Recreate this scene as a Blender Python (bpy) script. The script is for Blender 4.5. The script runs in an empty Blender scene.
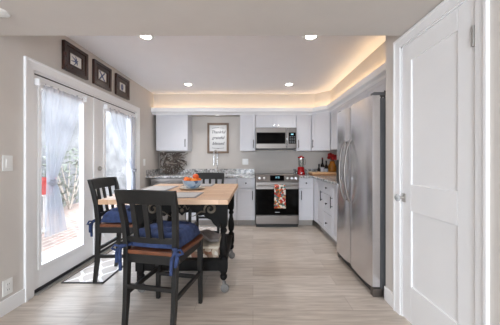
import bpy, bmesh, math, random
from mathutils import Vector, Matrix, noise

# ------------------------------------------------------------------ camera, world, sun, exposure
S = bpy.context.scene
COL = S.collection
FPX, CAMZ = 242.0, 1.18
cam_data = bpy.data.cameras.new('camera')
cam_data.sensor_fit = 'HORIZONTAL'
cam_data.sensor_width = 36.0
cam_data.lens = FPX / 500.0 * 36.0
cam_data.shift_x = -3.0 / 500.0
cam_data.shift_y = -2.5 / 500.0
cam_data.clip_start = 0.02
cam = bpy.data.objects.new('camera', cam_data)
cam.location = (0, 0, CAMZ)
cam.rotation_euler = (math.pi / 2, 0, 0)
COL.objects.link(cam)
S.camera = cam

S.view_settings.view_transform = 'Standard'
S.view_settings.look = 'None'
S.view_settings.gamma = 1.0
S.view_settings.use_curve_mapping = False
S.view_settings.exposure = 0.95
try:
    S.cycles.use_denoising = True
    S.cycles.max_bounces = 10
    S.cycles.diffuse_bounces = 6
    S.cycles.transparent_max_bounces = 16
    S.cycles.sample_clamp_indirect = 2.5
except Exception:
    pass

W = bpy.data.worlds.new('daylight_sky')
S.world = W
W.use_nodes = True
bgn = W.node_tree.nodes['Background']
bgn.inputs[0].default_value = (0.80, 0.89, 1.0, 1)
bgn.inputs[1].default_value = 5.8

sun_data = bpy.data.lights.new('sun', 'SUN')
sun_data.energy = 1.6
sun_data.angle = math.radians(1.0)
sun_data.color = (1.0, 0.95, 0.87)
sun = bpy.data.objects.new('sun', sun_data)
sun.location = (3, 0, 8)
sun.rotation_euler = Vector((-0.45, 0.30, -0.95)).to_track_quat('-Z', 'Y').to_euler()
COL.objects.link(sun)

def area(name, loc, direction, sx, sy, power, color):
    d = bpy.data.lights.new(name, 'AREA')
    d.shape = 'RECTANGLE'
    d.size, d.size_y = sx, sy
    d.energy = power
    d.color = color
    o = bpy.data.objects.new(name, d)
    o.location = loc
    o.rotation_euler = Vector(direction).to_track_quat('-Z', 'Y').to_euler()
    COL.objects.link(o)
    return o
# added fill at an invented, unseen rear window; portals there and at the french doors
area('rear_fill_light', (-0.85, -3.42, 1.15), (0, 1, 0.06), 1.7, 1.7, 46.0, (0.82, 0.91, 1.0))
door_portal = area('door_portal', (-1.99, 3.02, 1.05), (1, 0, 0), 1.7, 1.7, 1.0, (1, 1, 1))
door_portal.data.cycles.is_portal = True
rear_portal = area('rear_portal', (-0.85, -3.56, 1.15), (0, 1, 0), 1.9, 1.9, 1.0, (1, 1, 1))
rear_portal.data.cycles.is_portal = True

CAN_POWER = 5.2
COVE_STRENGTH = 8.0

# ------------------------------------------------------------------ dimensions
XL, XR, XP = -1.90, 1.72, 1.124      # left wall, kitchen right wall, pantry wall
YB, YREAR = 4.92, -3.5
ZC, ZD, YD = 2.44, 2.11, 1.81        # kitchen ceiling, dropped ceiling, its edge

# ------------------------------------------------------------------ materials
def mat(name, color, rough=0.5, metal=0.0, var=0.06, scale=14.0, bump=0.0, bscale=None, emit=None, es=1.0, spec=0.5, coat=0.0, stretch=None):
    m = bpy.data.materials.new(name)
    m.use_nodes = True
    nt = m.node_tree
    b = nt.nodes['Principled BSDF']
    b.inputs['Roughness'].default_value = rough
    b.inputs['Metallic'].default_value = metal
    b.inputs['Specular IOR Level'].default_value = spec
    b.inputs['Coat Weight'].default_value = coat
    tc = nt.nodes.new('ShaderNodeTexCoord')
    src = tc.outputs['Object']
    if stretch:
        mp = nt.nodes.new('ShaderNodeMapping')
        mp.inputs['Scale'].default_value = stretch
        nt.links.new(src, mp.inputs['Vector'])
        src = mp.outputs['Vector']
    n = nt.nodes.new('ShaderNodeTexNoise')
    n.inputs['Scale'].default_value = scale
    n.inputs['Detail'].default_value = 4
    nt.links.new(src, n.inputs['Vector'])
    r = nt.nodes.new('ShaderNodeValToRGB')
    r.color_ramp.elements[0].position = 0.3
    r.color_ramp.elements[1].position = 0.7
    r.color_ramp.elements[0].color = tuple(max(0, c * (1 - var)) for c in color[:3]) + (1,)
    r.color_ramp.elements[1].color = tuple(min(1, c * (1 + var)) for c in color[:3]) + (1,)
    nt.links.new(n.outputs['Fac'], r.inputs['Fac'])
    nt.links.new(r.outputs['Color'], b.inputs['Base Color'])
    if bump:
        n2 = nt.nodes.new('ShaderNodeTexNoise')
        n2.inputs['Scale'].default_value = bscale or scale * 4
        n2.inputs['Detail'].default_value = 3
        nt.links.new(src, n2.inputs['Vector'])
        bp = nt.nodes.new('ShaderNodeBump')
        bp.inputs['Strength'].default_value = bump
        bp.inputs['Distance'].default_value = 0.01
        nt.links.new(n2.outputs['Fac'], bp.inputs['Height'])
        nt.links.new(bp.outputs['Normal'], b.inputs['Normal'])
    if emit:
        b.inputs['Emission Color'].default_value = tuple(emit) + (1,)
        b.inputs['Emission Strength'].default_value = es
    return m

def srgb(r, g, b):
    f = lambda c: (c / 255 / 12.92) if c / 255 <= 0.04045 else ((c / 255 + 0.055) / 1.055) ** 2.4
    return (f(r), f(g), f(b))

M = {}
M['wall'] = mat('beige_wall_paint', srgb(209, 203, 197), 0.85, var=0.015, scale=6, bump=0.03, bscale=140)
M['ceiling'] = mat('ceiling_paint', srgb(247, 246, 249), 0.9, var=0.01, scale=5, bump=0.05, bscale=90)
M['white'] = mat('white_trim_paint', srgb(243, 243, 244), 0.5, var=0.01, scale=4)
M['cab'] = mat('white_cabinet_paint', srgb(214, 214, 219), 0.4, var=0.012, scale=5)
M['black_wood'] = mat('worn_black_paint', srgb(19, 18, 17), 0.45, var=0.35, scale=9, bump=0.1, bscale=40, spec=0.5)
M['table_black'] = mat('antique_black_paint', srgb(15, 13, 12), 0.65, var=0.5, scale=14, bump=0.15, bscale=50, spec=0.2)
M['gilt'] = mat('rubbed_gilt_scroll', srgb(82, 72, 58), 0.5, var=0.4, scale=30)
M['seat_wood'] = mat('reddish_seat_wood', srgb(112, 66, 42), 0.4, var=0.25, scale=10, stretch=(1, 8, 1))
M['blue'] = mat('navy_cushion_fabric', srgb(50, 64, 102), 0.97, var=0.4, scale=22, bump=0.3, bscale=120)
M['steel'] = mat('brushed_stainless_steel', srgb(130, 124, 120), 0.38, 1.0, var=0.05, scale=5, stretch=(1, 1, 60))
M['steel_v'] = mat('brushed_fridge_steel', srgb(228, 227, 229), 0.27, 1.0, var=0.03, scale=2.5, stretch=(1, .6, 14))
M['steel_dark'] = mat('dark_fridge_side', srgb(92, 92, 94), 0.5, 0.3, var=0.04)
M['chrome'] = mat('chrome', srgb(215, 215, 216), 0.12, 1.0, var=0.02)
M['nickel'] = mat('satin_nickel', srgb(190, 187, 183), 0.35, 0.8, var=0.03)
M['caster'] = mat('dull_grey_caster', srgb(128, 126, 124), 0.5, 0.4, var=0.1)
M['dark_metal'] = mat('dark_pewter_pull', srgb(62, 62, 66), 0.35, 0.85, var=0.05)
M['black_glass'] = mat('black_oven_glass', srgb(7, 6, 6), 0.10, var=0.05, spec=0.06)
M['black_plastic'] = mat('black_plastic', srgb(24, 24, 25), 0.4, var=0.1)
M['display'] = mat('display_digits', (0.02, 0.05, 0.06), 0.3, emit=srgb(150, 215, 235), es=0.9)
M['frame_brown'] = mat('dark_brown_frame', srgb(54, 33, 28), 0.25, var=0.3, scale=20)
M['mat_board'] = mat('off_white_mat_board', srgb(240, 238, 234), 0.8, var=0.03)
M['toe'] = mat('grey_toe_kick', srgb(168, 163, 158), 0.6, var=0.04)
M['rubber'] = mat('black_rubber', srgb(28, 28, 28), 0.8, var=0.1)
M['orange'] = mat('orange_peel', srgb(232, 112, 28), 0.5, var=0.12, scale=8, bump=0.3, bscale=120)
M['clementine'] = mat('clementine_peel', srgb(236, 140, 50), 0.5, var=0.1, scale=8, bump=0.3, bscale=120)
M['apple_red'] = mat('red_orange_peel', srgb(224, 92, 36), 0.4, var=0.15, scale=6)
M['cream'] = mat('cream_pottery', srgb(206, 196, 180), 0.5, var=0.1)
M['red'] = mat('red_enamel', srgb(160, 18, 24), 0.25, var=0.08)
M['red_flower'] = mat('red_petals', srgb(170, 26, 24), 0.7, var=0.3, scale=30)
M['leaf'] = mat('dark_leaf', srgb(52, 62, 40), 0.7, var=0.3, scale=30)
M['amber'] = mat('amber_glaze', srgb(190, 120, 36), 0.3, var=0.35, scale=12)
M['bottle_dark'] = mat('dark_bottle_glass', srgb(28, 22, 20), 0.1, var=0.2)
M['label'] = mat('paper_label', srgb(205, 205, 212), 0.7, var=0.1, scale=40)
M['label_red'] = mat('red_foil', srgb(130, 40, 34), 0.4, var=0.2)
M['board'] = mat('maple_cutting_board', srgb(222, 182, 138), 0.5, var=0.12, scale=8, stretch=(1, 10, 10))
M['board_dark'] = mat('walnut_cutting_board', srgb(176, 128, 86), 0.5, var=0.12, scale=8, stretch=(1, 10, 10))
M['twig'] = mat('weathered_twig', srgb(104, 92, 84), 0.8, var=0.5, scale=18, bump=0.5, bscale=60)
M['twig_end'] = mat('pale_cut_wood', srgb(168, 158, 148), 0.7, var=0.25, scale=60)
M['sign_wood'] = mat('weathered_sign_frame', srgb(128, 108, 92), 0.7, var=0.3, scale=20, stretch=(6, 6, 1))
M['paper'] = mat('white_sign_paper', srgb(222, 222, 222), 0.8, var=0.01)
M['ink'] = mat('dark_grey_ink', srgb(62, 62, 66), 0.8, var=0.05)
M['plate'] = mat('white_switch_plate', srgb(240, 240, 238), 0.35, var=0.01)
M['slot'] = mat('dark_slot', srgb(70, 68, 66), 0.6, var=0.05)
M['placemat'] = mat('grey_woven_placemat', srgb(188, 185, 184), 0.85, var=0.12, scale=90, bump=0.4, bscale=200)
M['placemat_rim'] = mat('dark_placemat_border', srgb(140, 138, 140), 0.85, var=0.15, scale=90)
M['grey_cloth'] = mat('grey_folded_cloth', srgb(122, 116, 114), 0.95, var=0.15, scale=30, bump=0.4, bscale=120)
M['white_paper'] = mat('white_page_edges', srgb(224, 222, 218), 0.8, var=0.06, scale=40, stretch=(1, 1, 30))
M['fixture'] = mat('white_light_trim', srgb(240, 240, 238), 0.5, var=0.01)
M['lamp'] = mat('recessed_lamp_lens', (0.9, 0.9, 0.88), 0.4, emit=(1.0, 0.96, 0.9), es=12.0)
M['lamp_dim'] = mat('soffit_lamp_lens', (0.9, 0.9, 0.88), 0.4, emit=(1.0, 0.96, 0.9), es=1.6)
M['led'] = mat('warm_led_strip', (0.9, 0.8, 0.6), 0.4, emit=(1.0, 0.70, 0.40), es=COVE_STRENGTH)
M['bronze'] = mat('dark_door_sweep', srgb(38, 38, 42), 0.6, var=0.08)
M['alu'] = mat('aluminium_threshold', srgb(196, 194, 190), 0.4, 0.7, var=0.05)
M['stucco'] = mat('shade_mottled_stucco', srgb(88, 87, 87), 0.9, var=0.45, scale=2.2, bump=0.8, bscale=40)  # strong mottling paints dappled leaf shadow into the stucco colour
M['patio_leaf'] = mat('grey_green_leaves', srgb(98, 102, 92), 0.8, var=0.25, scale=10)
M['patio_bark'] = mat('pale_bark', srgb(150, 140, 130), 0.9, var=0.2)
M['terracotta'] = mat('red_garden_pot', srgb(150, 50, 44), 0.7, var=0.1)
M['soil'] = mat('dark_soil', srgb(70, 56, 46), 0.95, var=0.2, scale=40)
M['knob_glass'] = mat('clear_knob_glass', srgb(206, 210, 212), 0.05, 0.35, var=0.02)

def glassy(name, tint=(1, 1, 1), gloss=0.08):
    m = bpy.data.materials.new(name)
    m.use_nodes = True
    nt = m.node_tree
    nt.nodes.clear()
    out = nt.nodes.new('ShaderNodeOutputMaterial')
    tr = nt.nodes.new('ShaderNodeBsdfTransparent'); tr.inputs[0].default_value = tuple(tint) + (1,)
    gl = nt.nodes.new('ShaderNodeBsdfGlossy'); gl.inputs['Roughness'].default_value = 0.03
    mx = nt.nodes.new('ShaderNodeMixShader'); mx.inputs[0].default_value = gloss
    nt.links.new(tr.outputs[0], mx.inputs[1]); nt.links.new(gl.outputs[0], mx.inputs[2])
    nt.links.new(mx.outputs[0], out.inputs[0])
    return m
M['glass'] = glassy('window_glass')
M['jar_glass'] = glassy('clear_jar_glass', (0.9, 0.92, 0.92), 0.15)

def sheer(name):
    m = bpy.data.materials.new(name)
    m.use_nodes = True
    nt = m.node_tree
    nt.nodes.clear()
    out = nt.nodes.new('ShaderNodeOutputMaterial')
    tr = nt.nodes.new('ShaderNodeBsdfTransparent')
    df = nt.nodes.new('ShaderNodeBsdfDiffuse'); df.inputs[0].default_value = (0.78, 0.80, 0.86, 1)
    tl = nt.nodes.new('ShaderNodeBsdfTranslucent'); tl.inputs[0].default_value = (0.34, 0.37, 0.44, 1)
    a = nt.nodes.new('ShaderNodeMixShader'); a.inputs[0].default_value = 0.45
    nt.links.new(df.outputs[0], a.inputs[1]); nt.links.new(tl.outputs[0], a.inputs[2])
    tc = nt.nodes.new('ShaderNodeTexCoord')
    w = nt.nodes.new('ShaderNodeTexNoise'); w.inputs['Scale'].default_value = 300
    nt.links.new(tc.outputs['Object'], w.inputs['Vector'])
    mr = nt.nodes.new('ShaderNodeMapRange'); mr.inputs[3].default_value = 0.36; mr.inputs[4].default_value = 0.56
    nt.links.new(w.outputs['Fac'], mr.inputs[0])
    b = nt.nodes.new('ShaderNodeMixShader')
    nt.links.new(mr.outputs[0], b.inputs[0])
    nt.links.new(tr.outputs[0], b.inputs[1]); nt.links.new(a.outputs[0], b.inputs[2])
    nt.links.new(b.outputs[0], out.inputs[0])
    return m
M['sheer'] = sheer('sheer_white_voile')

def nodes_of(m):
    nt = m.node_tree
    return nt, nt.nodes, nt.links, nt.nodes['Principled BSDF']

def planks(name, c1, c2, mortar, w, h, rough, rot=0.0, grain=(1.2, 14, 1), bumpy=0.1, var=0.5, msize=0.004):
    m = bpy.data.materials.new(name); m.use_nodes = True
    nt, N, L, b = nodes_of(m)
    tc = N.new('ShaderNodeTexCoord')
    mp = N.new('ShaderNodeMapping'); mp.inputs['Rotation'].default_value = (0, 0, rot)
    L.new(tc.outputs['Object'], mp.inputs['Vector'])
    br = N.new('ShaderNodeTexBrick')
    br.offset = 0.37
    br.inputs['Color1'].default_value = tuple(c1) + (1,); br.inputs['Color2'].default_value = tuple(c2) + (1,)
    br.inputs['Mortar'].default_value = tuple(mortar) + (1,)
    br.inputs['Scale'].default_value = 1.0
    br.inputs['Mortar Size'].default_value = msize
    br.inputs['Brick Width'].default_value = w; br.inputs['Row Height'].default_value = h
    L.new(mp.outputs['Vector'], br.inputs['Vector'])
    mp2 = N.new('ShaderNodeMapping'); mp2.inputs['Scale'].default_value = grain
    L.new(mp.outputs['Vector'], mp2.inputs['Vector'])
    n = N.new('ShaderNodeTexNoise'); n.inputs['Scale'].default_value = 3.0; n.inputs['Detail'].default_value = 6; n.inputs['Distortion'].default_value = 0.6
    L.new(mp2.outputs['Vector'], n.inputs['Vector'])
    r = N.new('ShaderNodeValToRGB')
    r.color_ramp.elements[0].position = 0.30; r.color_ramp.elements[1].position = 0.68
    r.color_ramp.elements[0].color = (0.70, 0.66, 0.62, 1); r.color_ramp.elements[1].color = (1.08, 1.07, 1.06, 1)
    L.new(n.outputs['Fac'], r.inputs['Fac'])
    mx = N.new('ShaderNodeMix'); mx.data_type = 'RGBA'; mx.blend_type = 'MULTIPLY'; mx.inputs[0].default_value = var
    L.new(br.outputs['Color'], mx.inputs[6]); L.new(r.outputs['Color'], mx.inputs[7])
    L.new(mx.outputs[2], b.inputs['Base Color'])
    b.inputs['Roughness'].default_value = rough
    bp = N.new('ShaderNodeBump'); bp.inputs['Strength'].default_value = bumpy; bp.inputs['Distance'].default_value = 0.004
    L.new(n.outputs['Fac'], bp.inputs['Height']); L.new(bp.outputs['Normal'], b.inputs['Normal'])
    return m
M['floor'] = planks('light_oak_planks', srgb(203, 194, 185), srgb(184, 173, 162), srgb(166, 155, 144), 1.25, 0.19, 0.33, var=0.85, msize=0.002)
M['butcher'] = planks('butcher_block', srgb(222, 190, 160), srgb(206, 166, 132), srgb(172, 128, 98), 0.45, 0.045, 0.4, rot=0.0, grain=(2, 25, 4), bumpy=0.03, var=0.5, msize=0.0015)
M['pavers'] = planks('patio_pavers', srgb(128, 104, 93), srgb(110, 94, 87), srgb(146, 138, 132), 0.24, 0.12, 0.85, rot=math.pi / 2, grain=(6, 6, 1), bumpy=0.4, var=0.6, msize=0.012)

def granite():
    m = bpy.data.materials.new('speckled_granite'); m.use_nodes = True
    nt, N, L, b = nodes_of(m)
    tc = N.new('ShaderNodeTexCoord')
    n1 = N.new('ShaderNodeTexNoise'); n1.inputs['Scale'].default_value = 22; n1.inputs['Detail'].default_value = 6; n1.inputs['Roughness'].default_value = 0.7
    v = N.new('ShaderNodeTexVoronoi'); v.inputs['Scale'].default_value = 55
    L.new(tc.outputs['Object'], n1.inputs['Vector']); L.new(tc.outputs['Object'], v.inputs['Vector'])
    r = N.new('ShaderNodeValToRGB'); cr = r.color_ramp
    cr.elements[0].position = 0.34; cr.elements[0].color = srgb(58, 54, 54) + (1,)
    cr.elements[1].position = 0.70; cr.elements[1].color = srgb(226, 222, 216) + (1,)
    e = cr.elements.new(0.46); e.color = srgb(150, 142, 134) + (1,)
    e = cr.elements.new(0.55); e.color = srgb(202, 196, 190) + (1,)
    L.new(n1.outputs['Fac'], r.inputs['Fac'])
    mx = N.new('ShaderNodeMix'); mx.data_type = 'RGBA'; mx.blend_type = 'MULTIPLY'; mx.inputs[0].default_value = 0.35
    L.new(r.outputs['Color'], mx.inputs[6]); L.new(v.outputs['Color'], mx.inputs[7])
    hs = N.new('ShaderNodeHueSaturation'); hs.inputs['Saturation'].default_value = 0.25; hs.inputs['Value'].default_value = 1.15
    L.new(mx.outputs[2], hs.inputs['Color'])
    L.new(hs.outputs[0], b.inputs['Base Color'])
    b.inputs['Roughness'].default_value = 0.16
    return m
M['granite'] = granite()

def voro(name, cols, scale, rough=0.9, coord='Object'):
    m = bpy.data.materials.new(name); m.use_nodes = True
    nt, N, L, b = nodes_of(m)
    tc = N.new('ShaderNodeTexCoord')
    v = N.new('ShaderNodeTexVoronoi'); v.inputs['Scale'].default_value = scale
    L.new(tc.outputs[coord], v.inputs['Vector'])
    sp = N.new('ShaderNodeSeparateColor'); L.new(v.outputs['Color'], sp.inputs[0])
    r = N.new('ShaderNodeValToRGB'); cr = r.color_ramp; cr.interpolation = 'CONSTANT'
    for k, c in enumerate(cols):
        if k < 2:
            e = cr.elements[k]
        else:
            e = cr.elements.new(k / len(cols))
        e.position = k / len(cols)
        e.color = tuple(c) + (1,)
    L.new(sp.outputs[0], r.inputs['Fac']); L.new(r.outputs['Color'], b.inputs['Base Color'])
    b.inputs['Roughness'].default_value = rough
    return m
M['towel'] = voro('printed_dish_towel', [srgb(206, 84, 50), srgb(232, 224, 214), srgb(92, 130, 130), srgb(214, 150, 66), srgb(228, 220, 208), srgb(90, 92, 70), srgb(176, 52, 44)], 32)
M['bowl'] = voro('blue_patchwork_glaze', [srgb(150, 178, 206), srgb(118, 152, 190), srgb(196, 208, 220), srgb(70, 96, 140), srgb(168, 190, 212)], 26, 0.35)
M['plaid'] = voro('faded_printed_box', [srgb(170, 152, 134), srgb(128, 104, 86), srgb(202, 192, 180), srgb(138, 96, 76), srgb(186, 170, 150)], 34, 0.8)
M['print_a'] = voro('blue_print_a', [srgb(214, 218, 226), srgb(90, 110, 150), srgb(190, 198, 214), srgb(60, 74, 112), srgb(226, 228, 232)], 60, 0.6)

def trellis(name, base, line, sx, sy):
    # ogee trellis rug: wavy lines running along Y that meet and part
    m = bpy.data.materials.new(name); m.use_nodes = True
    nt, N, L, b = nodes_of(m)
    tc = N.new('ShaderNodeTexCoord')
    sp = N.new('ShaderNodeSeparateXYZ'); L.new(tc.outputs['Object'], sp.inputs[0])
    def mth(op, a, bb=None):
        n = N.new('ShaderNodeMath'); n.operation = op
        for i, x in enumerate((a, bb)):
            if x is None: continue
            if isinstance(x, (int, float)): n.inputs[i].default_value = x
            else: L.new(x, n.inputs[i])
        return n.outputs[0]
    x, y = sp.outputs[0], sp.outputs[1]
    wob = mth('MULTIPLY', mth('SINE', mth('MULTIPLY', y, 2 * math.pi / sy)), 0.25)
    u = mth('DIVIDE', x, sx)
    d = []
    for s in (1, -1):
        f = mth('FRACT', mth('ADD', mth('ADD', u, mth('MULTIPLY', wob, s)), 0.25 if s < 0 else 0.75))
        d.append(mth('ABSOLUTE', mth('SUBTRACT', f, 0.5)))
    mn = mth('MINIMUM', d[0], d[1])
    lt = mth('LESS_THAN', mn, 0.10)
    mx = N.new('ShaderNodeMix'); mx.data_type = 'RGBA'
    L.new(lt, mx.inputs[0]); mx.inputs[6].default_value = tuple(base) + (1,); mx.inputs[7].default_value = tuple(line) + (1,)
    L.new(mx.outputs[2], b.inputs['Base Color']); b.inputs['Roughness'].default_value = 0.95
    return m
M['rug'] = trellis('trellis_rug', srgb(196, 188, 183), srgb(240, 238, 237), 0.19, 0.30)
M['rug2'] = trellis('trellis_kitchen_mat', srgb(196, 186, 178), srgb(232, 226, 220), 0.14, 0.16)
M['rug_edge'] = mat('dark_rug_binding', srgb(62, 60, 62), 0.95, var=0.1)

# ------------------------------------------------------------------ mesh helpers
def box(bm, a, b, bev=0.0, seg=2):
    t = bmesh.new()
    lo = [min(p, q) for p, q in zip(a, b)]; hi = [max(p, q) for p, q in zip(a, b)]
    bmesh.ops.create_cube(t, size=1.0)
    for v in t.verts:
        v.co = Vector([(lo[i] + hi[i]) / 2 + v.co[i] * (hi[i] - lo[i]) for i in range(3)])
    if bev > 0:
        bmesh.ops.bevel(t, geom=list(t.edges), offset=min(bev, 0.45 * min(h - l for l, h in zip(lo, hi))), segments=seg, profile=0.7, affect='EDGES')
    me = bpy.data.meshes.new('t'); t.to_mesh(me); t.free()
    bm.from_mesh(me); bpy.data.meshes.remove(me)

def prism(bm, pts, z0, z1):
    lo = [bm.verts.new((x, y, z0)) for x, y in pts]; hi = [bm.verts.new((x, y, z1)) for x, y in pts]
    n = len(pts)
    bm.faces.new(lo[::-1]); bm.faces.new(hi)
    for i in range(n):
        bm.faces.new((lo[i], lo[(i + 1) % n], hi[(i + 1) % n], hi[i]))
    bmesh.ops.recalc_face_normals(bm, faces=bm.faces[:])

def extrude_poly(bm, pts3, vec):
    a = [bm.verts.new(p) for p in pts3]; b = [bm.verts.new(Vector(p) + Vector(vec)) for p in pts3]
    n = len(a)
    bm.faces.new(a[::-1]); bm.faces.new(b)
    for i in range(n):
        bm.faces.new((a[i], a[(i + 1) % n], b[(i + 1) % n], b[i]))
    bmesh.ops.recalc_face_normals(bm, faces=bm.faces[:])

def lathe(bm, c, prof, seg=24, axis='Z'):
    """prof: list of (radius, height) along axis from point c."""
    rings = []
    c = Vector(c)
    def put(r, h, t):
        x, y = r * math.cos(t), r * math.sin(t)
        if axis == 'Z': return c + Vector((x, y, h))
        if axis == 'X': return c + Vector((h, x, y))
        return c + Vector((x, h, y))
    for r, h in prof:
        if r < 1e-5:
            rings.append([bm.verts.new(put(0, h, 0))])
        else:
            rings.append([bm.verts.new(put(r, h, 2 * math.pi * i / seg)) for i in range(seg)])
    fs = []
    for A, B in zip(rings, rings[1:]):
        for i in range(seg):
            j = (i + 1) % seg
            if len(A) == 1 and len(B) == 1: continue
            if len(A) == 1: fs.append(bm.faces.new((A[0], B[i], B[j])))
            elif len(B) == 1: fs.append(bm.faces.new((A[i], A[j], B[0])))
            else: fs.append(bm.faces.new((A[i], A[j], B[j], B[i])))
    for R in (rings[0], rings[-1]):
        if len(R) > 1: fs.append(bm.faces.new(R))
    bmesh.ops.recalc_face_normals(bm, faces=fs)

def tube(bm, pts, r, seg=8, closed=False):
    pts = [Vector(p) for p in pts]
    rs = r if isinstance(r, (list, tuple)) else [r] * len(pts)
    n = len(pts)
    rings = []
    up = None
    for i, p in enumerate(pts):
        d = (pts[min(i + 1, n - 1)] - pts[max(i - 1, 0)])
        if d.length < 1e-9: d = Vector((0, 0, 1))
        d.normalize()
        if up is None:
            up = d.orthogonal().normalized()
        else:
            up = (up - d * up.dot(d))
            up = up.normalized() if up.length > 1e-6 else d.orthogonal().normalized()
        s = d.cross(up)
        rings.append([bm.verts.new(p + (up * math.cos(2 * math.pi * k / seg) + s * math.sin(2 * math.pi * k / seg)) * rs[i]) for k in range(seg)])
    fs = []
    for A, B in zip(rings, rings[1:]):
        for k in range(seg):
            fs.append(bm.faces.new((A[k], A[(k + 1) % seg], B[(k + 1) % seg], B[k])))
    fs.append(bm.faces.new(rings[0])); fs.append(bm.faces.new(rings[-1]))
    bmesh.ops.recalc_face_normals(bm, faces=fs)

def beam(bm, p, q, w, d, side=(1, 0, 0), w2=None, d2=None):
    """square bar from p to q: w along side, d across; tapering to w2,d2"""
    p, q = Vector(p), Vector(q)
    ax = (q - p).normalized()
    s = Vector(side); s = (s - ax * s.dot(ax)).normalized()
    t = ax.cross(s)
    w2 = w if w2 is None else w2; d2 = d if d2 is None else d2
    A = [bm.verts.new(p + s * (w / 2 * a) + t * (d / 2 * b)) for a, b in ((-1, -1), (1, -1), (1, 1), (-1, 1))]
    B = [bm.verts.new(q + s * (w2 / 2 * a) + t * (d2 / 2 * b)) for a, b in ((-1, -1), (1, -1), (1, 1), (-1, 1))]
    fs = [bm.faces.new(A[::-1]), bm.faces.new(B)]
    for i in range(4):
        fs.append(bm.faces.new((A[i], A[(i + 1) % 4], B[(i + 1) % 4], B[i])))
    bmesh.ops.recalc_face_normals(bm, faces=fs)

def sweep(bm, stations):
    """stations: list of quads (4 points) joined one after another - for bent square posts"""
    R = [[bm.verts.new(p) for p in st] for st in stations]
    fs = [bm.faces.new(R[0][::-1]), bm.faces.new(R[-1])]
    k = len(R[0])
    for A, B in zip(R, R[1:]):
        for i in range(k):
            fs.append(bm.faces.new((A[i], A[(i + 1) % k], B[(i + 1) % k], B[i])))
    bmesh.ops.recalc_face_normals(bm, faces=fs)

def ball(bm, c, r, sc=(1, 1, 1), u=16, v=10):
    t = bmesh.new()
    bmesh.ops.create_uvsphere(t, u_segments=u, v_segments=v, radius=r)
    for w in t.verts:
        w.co = Vector((w.co.x * sc[0], w.co.y * sc[1], w.co.z * sc[2])) + Vector(c)
    me = bpy.data.meshes.new('t'); t.to_mesh(me); t.free()
    bm.from_mesh(me); bpy.data.meshes.remove(me)

OFF = {}
def obj(name, bm, m, parent=None, smooth=False, bevel=0.0, subsurf=0, label=None):
    """bm is in world axes when the root sits unrotated at OFF[root]"""
    o_ = OFF.get(parent.name, Vector()) if parent else Vector()
    me = bpy.data.meshes.new(name)
    if o_.length: bmesh.ops.translate(bm, verts=bm.verts[:], vec=-o_)
    bm.to_mesh(me); bm.free()
    if smooth:
        me.polygons.foreach_set('use_smooth', [True] * len(me.polygons))
        try: me.set_sharp_from_angle(angle=math.radians(42))
        except Exception: pass
    me.materials.append(m)
    o = bpy.data.objects.new(name, me)
    COL.objects.link(o)
    if parent:
        o.parent = parent
        OFF[o.name] = o_
    if bevel:
        b = o.modifiers.new('bevel', 'BEVEL'); b.width = bevel; b.segments = 2; b.limit_method = 'ANGLE'
    if subsurf:
        s = o.modifiers.new('sub', 'SUBSURF'); s.levels = s.render_levels = subsurf
    if label: o['label'] = label
    return o

def thing(name, label, cat, loc=(0, 0, 0), group=None, kind=None):
    o = bpy.data.objects.new(name, None)
    o.empty_display_size = 0.1
    COL.objects.link(o)
    o.location = loc
    OFF[o.name] = Vector(loc)
    o['label'] = label; o['category'] = cat
    if group: o['group'] = group
    if kind: o['kind'] = kind
    return o

def tag(o, label, cat, group=None):
    o['label'] = label; o['category'] = cat
    if group: o['group'] = group
    return o

def struct(name, bm, m, parent=None, smooth=False, bevel=0.0):
    o = obj(name, bm, m, parent, smooth, bevel)
    if not parent: o['kind'] = 'structure'
    return o

def dup(root, loc, rotz=0.0, label=None):
    def cp(o, par):
        c = o.copy(); COL.objects.link(c)
        c.parent = par
        for ch in list(o.children): cp(ch, c)
        return c
    r = cp(root, None)
    r.location = loc; r.rotation_euler = (0, 0, rotz)
    if label: r['label'] = label
    OFF[r.name] = Vector(loc)
    return r

def B(*boxes, bev=0.0):
    bm = bmesh.new()
    for a, b in boxes: box(bm, a, b, bev)
    return bm

# ------------------------------------------------------------------ room shell
struct('floor', B(((-2.0, YREAR - 0.1, -0.1), (XR + 0.1, YB + 0.1, 0.0))), M['floor'])
# left wall with the french-door opening
OY0, OY1, OZ = 2.085, 3.94, 1.96
WT = 0.14
struct('wall_left', B(((XL - WT, YREAR - 0.1, 0), (XL, OY0, ZC)), ((XL - WT, OY1, 0), (XL, YB, ZC)), ((XL - WT, OY0, OZ), (XL, OY1, ZC))), M['wall'])
struct('wall_back', B(((XL - WT, YB, 0), (XR + 0.1, YB + 0.12, ZC))), M['wall'])
struct('wall_right', B(((XR, 2.05, 0), (XR + 0.1, YB, ZC))), M['wall'])
DY0, DY1, DZ = 1.215, 1.84, 2.035          # pantry door opening
struct('wall_pantry', B(((XP, DY1, 0), (XP + 0.12, 2.05, ZC)), ((XP + 0.12, 1.95, 0), (XR + 0.1, 2.05, ZC)),
                        ((XP, DY0, DZ), (XP + 0.12, DY1, ZC)), ((XP, YREAR, 0), (XP + 0.12, DY0, ZC))), M['wall'])
# rear wall of the living area behind the viewer, with an invented window sized for the fill light
struct('wall_rear', B(((XL, YREAR - 0.12, 0), (-1.75, YREAR, ZC)), ((0.05, YREAR - 0.12, 0), (XP + 0.12, YREAR, ZC)),
                      ((-1.75, YREAR - 0.12, 0), (0.05, YREAR, 0.25)), ((-1.75, YREAR - 0.12, 2.05), (0.05, YREAR, ZC))), M['wall'])
struct('ceiling', B(((XL - WT, YREAR - 0.12, ZC), (XR + 0.1, YB + 0.12, ZC + 0.12))), M['ceiling'])
struct('ceiling_dropped', B(((XL, YREAR, ZD), (XP, YD, ZC))), M['wall'])
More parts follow.
